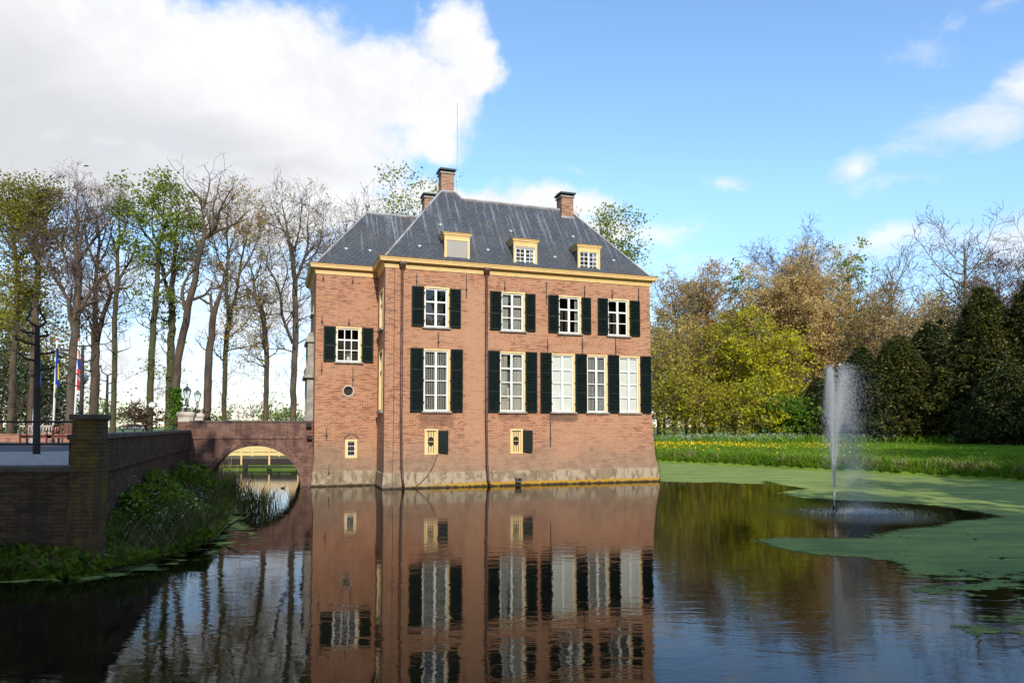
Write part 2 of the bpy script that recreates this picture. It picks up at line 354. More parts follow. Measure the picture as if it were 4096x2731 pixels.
def duckweed(tt, out):
    o = tt.new('ShaderNodeTexCoord').outputs['Object']
    m = tt.new('ShaderNodeAttribute'); m.attribute_name = 'mask'
    fine = tt.noise(tt.vmath('MULTIPLY', o, (.8, 1.2, 1)), 5.0, 5, .7)
    v = tt.math('MULTIPLY_ADD', tt.math('SUBTRACT', fine, .5), 1.25, m.outputs['Fac'])
    grain = tt.noise(o, 55, 2, .6)
    v = tt.math('MULTIPLY_ADD', tt.math('SUBTRACT', grain, .5), .55, v)
    al = tt.mapr(v, -.05, .06)
    tone = tt.noise(tt.vmath('MULTIPLY', o, (.5, 1.5, 1)), .8, 5, .65)
    sp = tt.noise(tt.vmath('MULTIPLY', o, (.6, 1.4, 1)), 9, 6, .75)
    col = tt.mix(tt.mapr(tone, .36, .62), (.135, .20, .055), (.26, .32, .075))
    col = tt.mix(tt.mapr(sp, .50, .66, 0, .7), col, (.075, .12, .035))
    col = tt.mix(tt.mapr(grain, .45, .7, 0, .45), col, (.32, .37, .12))
    col = tt.mix(tt.mapr(tt.noise(tt.vmath('MULTIPLY', o, (1, 2.2, 1)), 2.6, 6, .75), .68, .74, 0, .6), col, (.05, .055, .02))
    b = tt.new('ShaderNodeBsdfPrincipled'); tt.put(b.inputs['Base Color'], col); b.inputs['Roughness'].default_value = .8; b.inputs['Specular IOR Level'].default_value = .1
    tp = tt.new('ShaderNodeBsdfTransparent'); mx = tt.new('ShaderNodeMixShader'); tt.put(mx.inputs[0], al)
    tt.l.new(tp.outputs[0], mx.inputs[1]); tt.l.new(b.outputs[0], mx.inputs[2]); tt.l.new(mx.outputs[0], out.inputs[0])
mat('duckweed_green', duckweed)
plain('meadow_ground', (.085, .17, .012), (.17, .25, .02), .8, .95, .05, lo=.3, hi=.7, detail=8)
plain('lawn_ground', (.05, .10, .015), (.085, .14, .022), .8, .95, .03, detail=8)
plain('bank_soil', (.045, .034, .022), (.06, .07, .02), 2.0, .95, .05)
plain('asphalt', (.060, .056, .066), (.085, .08, .09), 3, .9, .004, detail=8)
def gravel(tt, out):
    o = tt.new('ShaderNodeTexCoord').outputs['Object']
    vo = tt.new('ShaderNodeTexVoronoi'); tt.put(vo.inputs['Vector'], o); vo.inputs['Scale'].default_value = 16
    n = tt.noise(o, 3.0, 6, .7)
    col = tt.mix(tt.xyz(vo.outputs['Color'])[0], (.26, .225, .20), (.60, .54, .49))
    col = tt.mix(tt.mapr(n, .42, .66, 0, .6), col, (.20, .175, .165))
    principled(tt, out, col, .9, vo.outputs['Distance'], .03)
mat('white_gravel', gravel)
plain('duck_black', (.012, .012, .013), (.02, .02, .02), 5, .6)
plain('parasol_blue', (.05, .06, .16), (.04, .05, .12), 5, .6)
plain('dark_timber', (.014, .012, .011), (.03, .025, .02), 5, .8, stretch=(1, 6, 6))
plain('deck_timber', (.16, .125, .10), (.09, .07, .055), 7, .85, stretch=(8, 1, 1))

# ------------------------------------------------------------------ mesh helpers
def mesh_np(name, V, Fs, mats=(), midx=None, smooth=False):
    """V (N,3); Fs list of int arrays (M,k)."""
    me = bpy.data.meshes.new(name)
    V = np.asarray(V, np.float32); me.vertices.add(len(V)); me.vertices.foreach_set('co', V.ravel())
    Fs = [np.asarray(f, np.int32) for f in Fs if len(f)]
    nl = sum(f.size for f in Fs); npoly = sum(len(f) for f in Fs)
    me.loops.add(nl); me.polygons.add(npoly)
    me.loops.foreach_set('vertex_index', np.concatenate([f.ravel() for f in Fs]) if Fs else [])
    tot = np.concatenate([np.full(len(f), f.shape[1], np.int32) for f in Fs])
    me.polygons.foreach_set('loop_start', np.concatenate([[0], np.cumsum(tot)[:-1]]).astype(np.int32))
    if midx is not None: me.polygons.foreach_set('material_index', np.asarray(midx, np.int32))
    if smooth: me.polygons.foreach_set('use_smooth', np.ones(npoly, bool))
    me.update(calc_edges=True)
    for m in mats: me.materials.append(MATS[m])
    return me
def link(name, me, parent=None, loc=(0, 0, 0), rz=0.):
    o = bpy.data.objects.new(name, me); COL.objects.link(o); o.location = loc; o.rotation_euler = (0, 0, rz)
    if parent is not None: o.parent = parent
    return o
def tag(o, label=None, cat=None, group=None, kind=None):
    if label: o['label'] = label
    if cat: o['category'] = cat
    if group: o['group'] = group
    if kind: o['kind'] = kind
    return o
def thing(name, label, cat, loc=(0, 0, 0), rz=0., group=None):
    return tag(link(name, None, None, loc, rz), label, cat, group)

class MB:
    def __init__(s): s.v = []; s.f = []; s.m = []; s.mi = 0
    def face(s, pts):
        b = len(s.v); s.v.extend([tuple(p) for p in pts]); s.f.append(tuple(range(b, b+len(pts)))); s.m.append(s.mi)
    def hexa(s, c):                            # 8 corners: bottom 4 ccw, top 4 ccw
        b = len(s.v); s.v.extend([tuple(p) for p in c])
        for f in ((3, 2, 1, 0), (4, 5, 6, 7), (0, 1, 5, 4), (1, 2, 6, 5), (2, 3, 7, 6), (3, 0, 4, 7)):
            s.f.append(tuple(b+i for i in f)); s.m.append(s.mi)
    def box(s, x0, x1, y0, y1, z0, z1):
        s.hexa([(x0, y0, z0), (x1, y0, z0), (x1, y1, z0), (x0, y1, z0), (x0, y0, z1), (x1, y0, z1), (x1, y1, z1), (x0, y1, z1)])
    def bar(s, p, q, wx, wy, up=(0, 0, 1)):    # box from p to q, section wx * wy
        p, q = Vector(p), Vector(q); d = (q-p).normalized(); u = Vector(up)
        if abs(d.dot(u)) > .95: u = Vector((0, 1, 0))
        a = d.cross(u).normalized()*wx/2; b = a.cross(d).normalized()*wy/2
        s.hexa([p-a-b, p+a-b, p+a+b, p-a+b, q-a-b, q+a-b, q+a+b, q-a+b])
    def tube(s, pts, rad, k=8, cap=True):
        pts = [Vector(p) for p in pts]; n = len(pts)
        if not hasattr(rad, '__len__'): rad = [rad]*n
        base = len(s.v); ref = None
        for i, p in enumerate(pts):
            d = (pts[min(i+1, n-1)]-pts[max(i-1, 0)]).normalized()
            if ref is None:
                ref = d.cross(Vector((0, 0, 1)))
                if ref.length < .05: ref = d.cross(Vector((0, 1, 0)))
                ref.normalize()
            a = (ref-d*ref.dot(d)).normalized(); ref = a; b = d.cross(a)
            for j in range(k):
                an = 2*math.pi*j/k; s.v.append(tuple(p+(a*math.cos(an)+b*math.sin(an))*rad[i]))
        for i in range(n-1):
            for j in range(k):
                a0 = base+i*k+j; a1 = base+i*k+(j+1) % k
                s.f.append((a0, a1, a1+k, a0+k)); s.m.append(s.mi)
        if cap:
            s.f.append(tuple(base+j for j in reversed(range(k)))); s.m.append(s.mi)
            s.f.append(tuple(base+(n-1)*k+j for j in range(k))); s.m.append(s.mi)
    def lathe(s, prof, k=16, c=(0, 0, 0)):
        base = len(s.v); n = len(prof)
        for r, z in prof:
            for j in range(k):
                an = 2*math.pi*j/k; s.v.append((c[0]+r*math.cos(an), c[1]+r*math.sin(an), c[2]+z))
        for i in range(n-1):
            for j in range(k):
                a0 = base+i*k+j; a1 = base+i*k+(j+1) % k
                s.f.append((a0, a1, a1+k, a0+k)); s.m.append(s.mi)
        s.f.append(tuple(base+j for j in reversed(range(k)))); s.m.append(s.mi)
        s.f.append(tuple(base+(n-1)*k+j for j in range(k))); s.m.append(s.mi)
    def build(s, name, mats, parent=None, smooth=False, bevel=0, loc=(0, 0, 0), rz=0.):
        me = bpy.data.meshes.new(name); me.from_pydata(s.v, [], s.f)
        for m in ([mats] if isinstance(mats, str) else mats): me.materials.append(MATS[m])
        me.polygons.foreach_set('material_index', s.m)
        if smooth: me.polygons.foreach_set('use_smooth', [True]*len(s.f))
        me.update()
        if bevel:
            bm = bmesh.new(); bm.from_mesh(me); bmesh.ops.remove_doubles(bm, verts=bm.verts, dist=1e-5)
            bmesh.ops.bevel(bm, geom=bm.edges[:], offset=bevel, segments=1, affect='EDGES', clamp_overlap=True)
            bm.to_mesh(me); bm.free()
        return link(name, me, parent, loc, rz)

# ------------------------------------------------------------------ ground, water
MOAT = [(-60, 11.2), (-8.44, 11.5), (-7.2, 11.6), (-6.67, 12.28), (-6.4, 13.29), (-6.3, 14.4), (-6.9, 16.6), (-8.0, 19.4), (-9.3, 22.5), (-10.4, 25.5), (-11.6, 28.5),
        (-14.5, 34), (-17.5, 39.5), (-20.5, 45), (-22, 47.6), (-15, 46.4), (-6, 50), (0, 56), (6, 54), (9.98, 47.84), (14.29, 43.0), (17.28, 38.6), (20.29, 34.8), (22.8, 31.1),
        (30, 24), (60, 14), (60, 2.2), (8, 3.0), (-8, 2.6), (-60, 2.0)]
def poly_dist(px, py, poly):
    """signed distance, positive inside; numpy arrays"""
    inside = np.zeros(px.shape, bool); d2 = np.full(px.shape, 1e9)
    n = len(poly)
    for i in range(n):
        x0, y0 = poly[i]; x1, y1 = poly[(i+1) % n]
        ex, ey = x1-x0, y1-y0; L = ex*ex+ey*ey+1e-12
        tt_ = np.clip(((px-x0)*ex+(py-y0)*ey)/L, 0, 1)
        d2 = np.minimum(d2, (px-x0-tt_*ex)**2+(py-y0-tt_*ey)**2)
        cond = (y0 > py) != (y1 > py)
        inside ^= cond & (px < (x1-x0)*(py-y0)/(y1-y0+1e-12)+x0)
    return np.where(inside, 1, -1)*np.sqrt(d2)
def ss(x, a, b):
    q = np.clip((x-a)/(b-a), 0, 1); return q*q*(3-2*q)
rng = np.random.default_rng(7)
def vnoise(x, y, seed=0):                       # cheap smooth noise on arrays
    r = np.random.default_rng(seed); out = np.zeros_like(x, float)
    for k in range(10):
        a = r.uniform(0, 6.28); fq = r.uniform(.5, 2.2); ph = r.uniform(0, 6.28)
        out += np.sin((x*math.cos(a)+y*math.sin(a))*fq+ph)
    return out/5
WALL_A, WALL_B = Vector((-12.74, 27.5, 0)), Vector((-7.36, 12.2, 0))     # face of the moat wall
def wall_x(Y): return WALL_B.x+(WALL_A.x-WALL_B.x)*(Y-WALL_B.y)/(WALL_A.y-WALL_B.y)
def land_h(x, y):
    d = -poly_dist(x, y, MOAT)                   # distance from the water
    base = .62*ss(d, -.25, .9)+.28*ss(d, .8, 6)+.30*ss(d, 10, 60)
    right = base + .05*vnoise(x*.6, y*.6, 3)*ss(d, .3, 2)
    # the planted bank between the moat wall and the water
    bank = .10+.75*ss(d, .0, 3.0)
    wx = wall_x(y)
    left_land = 1.64
    h = right.copy()
    slope = (y > 11) & (y <= 12.75) & (x < -5) & (x >= wx+.3)
    h = np.where(slope, bank, h)
    isl = (y > 12.75) & (y < 27.6) & (x < -5)
    h = np.where(isl, np.where(x > wx-.55, bank, left_land-.3), h)
    front = (y > 11) & (y <= 12.75) & (x < -5) & (x < wx+.3)
    h = np.where(front, .02+.42*ss(d, 0, .7), h)
    far_left = (y >= 27.6) & (x < -10)
    h = np.where(far_left, .3+1.26*ss(d, .2, 2.5), h)
    h = np.where(d < -.1, np.maximum(-1.2, -.15+d*.8), h)
    return h
def axis(segs):
    out = []
    for a, b, st in segs: out += list(np.arange(a, b, st))
    return np.array(out+[segs[-1][1]])
gx = axis([(-900, -200, 70), (-200, -60, 10), (-60, -26, 2), (-26, 30, .45), (30, 60, 1.2), (60, 200, 10), (200, 900, 70)])
gy = axis([(-300, -40, 40), (-40, 0, 4), (0, 10, .8), (10, 52, .45), (52, 90, 1.5), (90, 200, 10), (200, 1500, 100)])
X, Y = np.meshgrid(gx, gy); Z = land_h(X, Y)
nx, ny = len(gx), len(gy)
idx = np.arange(nx*ny).reshape(ny, nx)
quads = np.stack([idx[:-1, :-1], idx[:-1, 1:], idx[1:, 1:], idx[1:, :-1]], -1).reshape(-1, 4)
cxq = (X[:-1, :-1]+X[1:, 1:]).ravel()/2; cyq = (Y[:-1, :-1]+Y[1:, 1:]).ravel()/2
soil = ((cyq < 28) & (cyq > 10) & (cxq < -4)).astype(int)
gm = mesh_np('ground', np.stack([X.ravel(), Y.ravel(), Z.ravel()], 1), [quads], ('meadow_ground', 'bank_soil'), soil, True)
tag(link('ground', gm), 'grassy land around the moat', 'ground', kind='structure')
wb = MB(); wb.face([(-62, 1, 0), (62, 1, 0), (62, 60, 0), (-62, 60, 0)])
tag(wb.build('water', 'moat_water'), 'still dark moat water around the house', 'water', kind='structure')

# plaza behind the moat wall: gravel strip, asphalt forecourt, lawn beyond
def sheet(name, pts, z, m, label, cat):
    b = MB(); b.face([(x, y, z) for x, y in pts]); return tag(b.build(name, m), label, cat, kind='structure')
sheet('lawn', [(-300, 12.4), (-7.95, 12.4), (-13.25, 27.6), (-15.5, 36), (-20, 44), (-23, 49), (-23, 240), (-300, 240)], 1.632, 'lawn_ground', 'lawn under the tall trees', 'lawn')
sheet('road', [(-60, 22.3), (-16.5, 22.6), (-11.45, 22.4), (-13.2, 27.3), (-14.2, 30), (-17, 37.2), (-60, 37.2)], 1.640, 'asphalt', 'asphalt forecourt behind the gravel', 'road')
sheet('gravel_bed', [(-60, 12.3), (-7.9, 12.3), (-10.75, 20.5), (-12.2, 24.6), (-16.2, 22.9), (-60, 20.5)], 1.648, 'white_gravel', 'white gravel strip on top of the quay', 'gravel')

# ------------------------------------------------------------------ duckweed
def weed_sheet(name, poly, step, label, noise_amp, seed, holes=None, z=.006):
    ps = np.array(poly); x0, y0 = ps.min(0)-1; x1, y1 = ps.max(0)+1
    xs = np.arange(x0, x1, step); ys = np.arange(y0, y1, step)
    A, B = np.meshgrid(xs, ys)
    m = poly_dist(A, B, poly)+noise_amp*vnoise(A*.9, B*1.6, seed)+.4*noise_amp*vnoise(A*3, B*5, seed+1)
    if holes is not None: m = np.minimum(m, holes(A, B))
    i = np.arange(A.size).reshape(A.shape); q = np.stack([i[:-1, :-1], i[:-1, 1:], i[1:, 1:], i[1:, :-1]], -1).reshape(-1, 4)
    mf = m.ravel(); keep = mf[q].max(1) > -.35; q = q[keep]
    used, inv = np.unique(q, return_inverse=True)
    V = np.stack([A.ravel(), B.ravel(), np.full(A.size, z)], 1)[used]
    me = mesh_np(name, V, [inv.reshape(-1, 4)], ('duckweed_green',))
    at = me.attributes.new('mask', 'FLOAT', 'POINT'); at.data.foreach_set('value', np.clip(mf[used], -1, 1).astype(np.float32))
    return tag(link(name, me), label, 'duckweed', kind='stuff')
def pz(lst): return [tuple(at_z(a, b, 0)[:2]) for a, b in lst]
W = pz([(1510, 1104), (1545, 1106), (1610, 1108), (1655, 1107), (1690, 1110), (1745, 1111), (1757, 1104), (1790, 1110), (1820, 1117), (1850, 1122),
        (1805, 1128), (1790, 1132), (1820, 1140), (1850, 1145), (1880, 1144), (1930, 1148), (2000, 1150), (2060, 1154), (2120, 1158), (2190, 1167), (2240, 1174), (2295, 1186),
        (2240, 1193), (2170, 1197), (2140, 1206), (2080, 1213), (2040, 1222), (2012, 1232), (2000, 1237), (1910, 1238), (1850, 1236), (1790, 1234), (1735, 1242), (1770, 1252),
        (1830, 1262), (1885, 1272), (1945, 1276), (1990, 1283), (2040, 1288), (2065, 1305), (2085, 1340), (2105, 1385), (2170, 1410), (2240, 1455), (2352, 1490), (2420, 1510)]) + \
    [(30, 6), (60, 8), (60, 15), (30, 24.5), (23.2, 31.5), (20.6, 35.2), (17.6, 39), (14.6, 43.5), (10.3, 48.2), (4, 55)]
def holes(A, B):
    f = np.abs(vnoise(A*1.3, B*7.0, 21))+.5*np.abs(vnoise(A*4, B*17, 22))
    lim = ss(B, 13.2, 11.2)*(1-.25*ss(A/B, .33, .46))  # opens up into streaks towards the near side
    crack = np.where(np.abs(vnoise(A*.8, B*5.5, 25)+.25) < .012, -.12, 1)
    return np.where(B < 17.5, np.minimum(.55-.35*lim-lim*f*1.15, crack), 1)
weed_sheet('duckweed', W, .14, 'wide green duckweed carpet right of the house', .16, 4, holes)
W2 = [(-40, 10.9), (-8.5, 11.15), (-7.0, 11.2), (-6.2, 11.9), (-5.7, 13.0), (-5.4, 14.4), (-5.0, 15.4), (-5.6, 16.0), (-6.5, 17.0), (-7.6, 20), (-9, 23), (-9.5, 21), (-8, 17), (-8, 13), (-9, 12), (-40, 12)]
def holes2(A, B): return .42-.95*np.abs(vnoise(A*1.8, B*5.5, 31))-.45*np.abs(vnoise(A*6, B*16, 33))-.30*ss(A, -7, -5.2)
weed_sheet('duckweed', W2, .07, 'thin olive duckweed scum fringing the shaded left bank', .16, 9, holes2)
# ------------------------------------------------------------------ the house
H = thing('brick_manor_house', 'red brick manor house with slate roof and dark green shutters standing in the moat', 'house', (HX, HY, 0), YAW)
WY, WXL, XR, ZT, DM = 2.09, -2.574, 12.05, 8.92, 5.6       # wing recess, wing left end, right end, wall top, depth of main block
def flare(x, z):
    f = np.interp(z, [-.6, 0, .66, 1.17, 2.16, 3.45, 9], [.60, .47, .33, .20, .10, .02, 0])
    if x > 11.3: x += f*min(1, (x-11.3)/.75)
    return x
def flare_w(x, z):
    f = np.interp(z, [-.6, 0, .66, 1.2, 9], [.10, .07, .03, 0, 0])
    return x-f*max(0, min(1, (-1.9-x)/.67))
UP = [(1.57, 2.63), (4.88, 5.96), (7.51, 8.60), (9.89, 10.98)]
LO = [(1.56, 2.68), (4.82, 5.97), (7.17, 8.29), (8.85, 9.87), (10.44, 11.50)]
UZ, LZ = (6.54, 8.21), (3.10, 5.65)
BW = [(1.63, 2.19), (5.30, 5.86)]; BZ = (1.34, 2.38)
MH = [(a, b, *UZ) for a, b in UP]+[(a, b, *LZ) for a, b in LO]+[(a, b, *BZ) for a, b in BW]
WH = [(-1.75, -.68, 5.20, 6.69), (-1.42, -1.00, 3.74, 4.20), (-1.31, -.82, 1.15, 1.95)]
JH = [(.55, 1.60, 6.52, 8.15), (.50, 1.60, 3.12, 5.62)]     # on the side of the jog, along y
LH = [(4.05, 5.25, 7.55, 8.72)]
wb = MB()
def wall_panel(u0, u1, z0, z1, hs, put, inward, zb=()):
    us = sorted({u0, u1, *[h[0] for h in hs], *[h[1] for h in hs]}); zs = sorted({z0, z1, *zb, *[h[2] for h in hs], *[h[3] for h in hs]})
    if u1 > 12: us = sorted(us+[11.3, 11.75])
    for i in range(len(us)-1):
        for j in range(len(zs)-1):
            cu, cz = (us[i]+us[i+1])/2, (zs[j]+zs[j+1])/2
            if any(h[0] < cu < h[1] and h[2] < cz < h[3] for h in hs): continue
            wb.face([put(us[i], zs[j], 0), put(us[i+1], zs[j], 0), put(us[i+1], zs[j+1], 0), put(us[i], zs[j+1], 0)])
    for a, b, c, d in hs:
        D = inward
        for p, q in (((a, c), (b, c)), ((b, c), (b, d)), ((b, d), (a, d)), ((a, d), (a, c))):
            wb.face([put(p[0], p[1], 0), put(p[0], p[1], D), put(q[0], q[1], D), put(q[0], q[1], 0)])
ZB = (0, .66, 1.17, 2.16, 3.45)
wall_panel(0, XR, -.6, ZT, MH, lambda u, z, d: (flare(u, z), d, z), .16, ZB)
wall_panel(WXL, 0, -.6, ZT, WH, lambda u, z, d: (flare_w(u, z), WY+d, z), .16, (0, .66, 1.2))
wall_panel(0, WY, -.6, ZT, JH, lambda u, z, d: (d, u, z), .16)
wall_panel(WY, 6.7, -.6, ZT, LH, lambda u, z, d: (flare_w(WXL, z)+d, u, z), .16, (0, .66, 1.2))
wall_panel(0, DM, -.6, ZT, [], lambda u, z, d: (flare(XR, z), u, z), .16, ZB)
for a, b in (((XR, DM), (6.6, DM)), ((6.6, DM), (6.6, 12)), ((6.6, 12), (0, 12)), ((0, 12), (0, 6.7)), ((0, 6.7), (WXL, 6.7))):
    wb.face([(a[0], a[1], -.6), (b[0], b[1], -.6), (b[0], b[1], ZT), (a[0], a[1], ZT)])
wb.build('wall', 'house_brick', H)
# sweep a profile (offset outward, z) round the house
PATH = [(XR, DM), (XR, 0), (0, 0), (0, WY), (WXL, WY), (WXL, 6.7)]
NRM = [(1, 0), (0, -1), (-1, 0), (0, -1), (-1, 0)]
def sweep(mb, prof, path=PATH):
    n = len(path); dirs = []
    for i in range(n):
        a = NRM[max(i-1, 0)]; b = NRM[min(i, n-2)]
        dirs.append((a[0]+b[0], a[1]+b[1]) if a != b else a)
    for i in range(n-1):
        for j in range(len(prof)-1):
            (o0, z0), (o1, z1) = prof[j], prof[j+1]
            P0, P1 = path[i], path[i+1]; d0, d1 = dirs[i], dirs[i+1]
            mb.face([(P0[0]+d0[0]*o0, P0[1]+d0[1]*o0, z0), (P1[0]+d1[0]*o0, P1[1]+d1[1]*o0, z0), (P1[0]+d1[0]*o1, P1[1]+d1[1]*o1, z1), (P0[0]+d0[0]*o1, P0[1]+d0[1]*o1, z1)])
cb = MB()
sweep(cb, [(0, 8.86), (.035, 8.88), (.035, 8.955), (.055, 8.965), (.055, 9.03), (.09, 9.06), (.115, 9.10), (.235, 9.115), (.235, 9.15), (.25, 9.16), (.25, 9.20), (.275, 9.225), (.285, 9.27)])
cor = cb.build('cornice', 'cream_paint', H)
gb = MB(); sweep(gb, [(.286, 9.268), (.30, 9.29), (.29, 9.305), (.02, 9.36)]); gb.build('gutter', 'gutter_edge', cor)
pb = MB()
PP = [(12.36, DM), (12.36, 0), (0, 0), (0, WY), (WXL-.02, WY), (WXL-.02, 6.7)]
sweep(pb, [(.0, .625), (.035, .60), (.05, .3), (.085, 0), (.12, -.6)], PP)
pb.build('plinth', 'plinth_stucco', H)
# roofs
K = 1.30; E0, ZE = -.02, 9.33
def zr(d): return ZE+K*(d-E0)
rb = MB()
yr = 2.72; zr_ = zr(yr); xa0, xa1 = E0, XR-E0
top = 3.03; zt_ = zr(top)
# main front slope with the raised hip end on its left
rb.face([(E0, E0, ZE), (xa1, E0, ZE), (xa1-yr+E0, yr, zr_), (3.92, yr, zr_), (3.62, top, zt_), (2.95, top, zt_)])
rb.face([(xa1, E0, ZE), (xa1, DM-E0, ZE), (xa1-yr+E0, yr, zr_)])
rb.face([(xa1, DM-E0, ZE), (6.0, DM-E0, ZE), (3.92, yr, zr_), (xa1-yr+E0, yr, zr_)])
rb.face([(E0, E0, ZE), (2.95, top, zt_), (2.95, 9.0, zt_), (E0, 12, ZE)])
rb.face([(3.62, top, zt_), (3.92, yr, zr_), (6.62, DM, ZE), (6.62, 12, ZE), (3.62, 9.0, zt_)])
rb.face([(2.95, top, zt_), (3.62, top, zt_), (3.62, 9.0, zt_), (2.95, 9.0, zt_)])
rb.face([(6.62, 12, ZE), (E0, 12, ZE), (2.95, 9.0, zt_), (3.62, 9.0, zt_)])
# wing
wy0, wy1 = WY+E0, 6.7-E0; wr = (wy0+wy1)/2; wz = ZE+K*(wr-wy0); wxl = WXL+E0
rb.face([(wxl, wy0, ZE), (1.0, wy0, ZE), (3.0, wr, wz), (wxl+(wr-wy0), wr, wz)])
rb.face([(wxl, wy0, ZE), (wxl+(wr-wy0), wr, wz), (wxl, wy1, ZE)])
rb.face([(wxl, wy1, ZE), (wxl+(wr-wy0), wr, wz), (3.0, wr, wz), (1.0, wy1, ZE)])
roof = rb.build('roof', 'roof_slate', H)
lb = MB()
def ridge(p, q, r=.055): lb.tube([p, q], r, 6)
A = (2.95, top, zt_)
ridge((E0, E0, ZE+.01), A, .05); ridge((3.62, top, zt_), (3.92, yr, zr_), .06); ridge((3.92, yr, zr_+.02), (xa1-yr+E0, yr, zr_+.02), .075)
ridge((xa1, E0, ZE+.01), (xa1-yr+E0, yr, zr_), .05); ridge(A, (3.62, top, zt_), .07)
ridge((wxl, wy0, ZE+.01), (wxl+wr-wy0, wr, wz), .05); ridge((wxl+wr-wy0, wr, wz+.02), (2.4, wr, wz+.02), .075)
lb.build('ridge_flashing', 'ridge_lead', roof)
fb = MB(); fb.lathe([(.05, 0), (.045, .25), (.11, .30), (.13, .38), (.10, .45), (.05, .50), (.035, .75), (.006, 1.1)], 10, (wxl+wr-wy0+.05, wr, wz))
fb.build('finial', 'galvanised', roof, True)
# chimneys
def chimney(x0, x1, y0, y1, z0, zb, label, extra=None):
    m = MB(); m.box(x0, x1, y0, y1, z0, zb); c = m.build('chimney', 'chimney_brick', H); c['label'] = label
    m = MB(); m.box(x0-.05, x1+.05, y0-.05, y1+.05, zb, zb+.075); m.build('capstone', 'sill_stone', c)
    m = MB(); a0, a1, b0, b1 = x0-.10, x1+.10, y0-.10, y1+.10; zc = zb+.077
    for (X0, X1, Y0, Y1) in ((x0+.02, x1-.02, y0+.02, y1-.02),): m.box(X0, X1, Y0, Y1, zc, zc+.07)
    n = 9
    m.box(a0+.02, a1-.02, b0+.02, b1-.02, zc+.072, zc+.13)
    for i in range(n):                           # scalloped rim of pantiles
        xx = a0+(a1-a0)*(i+.5)/n; m.tube([(xx, b0-.02, zc+.115), (xx, (b0+b1)/2, zc+.155), (xx, b1+.02, zc+.115)], (a1-a0)/n*.50, 7)
    m.build('chimney_cap', 'chimney_cap_green', c)
    m = MB(); m.box(x0-.04, x1+.04, y0-.04, y1+.04, z0, z0+(.0 if extra is None else extra)); 
    if extra: m.build('flashing', 'ridge_lead', c)
    return c
chimney(2.97, 3.57, 3.06, 3.66, 12.9, 14.17, 'tall left chimney with green tiled cap')
chimney(3.00, 3.62, 7.0, 7.7, 12.6, 14.28, 'rear chimney half hidden by the roof hip')
chimney(8.72, 9.33, 2.42, 3.05, 12.2, 13.47, 'right chimney at the end of the ridge', .34)
ab = MB(); ab.tube([(3.72, 3.05, 13.1), (3.72, 3.05, 14.35)], .022, 6); ab.tube([(3.72, 3.05, 14.3), (3.72, 3.05, 17.6)], .012, 5)
ab.tube([(3.72, 3.05, 13.95), (3.78, 3.05, 14.1), (3.95, 3.05, 14.13), (4.02, 3.05, 14.2), (4.03, 3.05, 14.35)], .014, 5); ab.tube([(4.03, 3.05, 14.3), (4.03, 3.05, 14.75)], .007, 5)
for z in (13.25, 13.5, 13.75): ab.bar((3.57, 3.05, z), (3.74, 3.05, z), .03, .03)
ab.box(3.69, 3.75, 3.02, 3.08, 13.85, 14.0)
ab.build('antenna', 'galvanised', H)
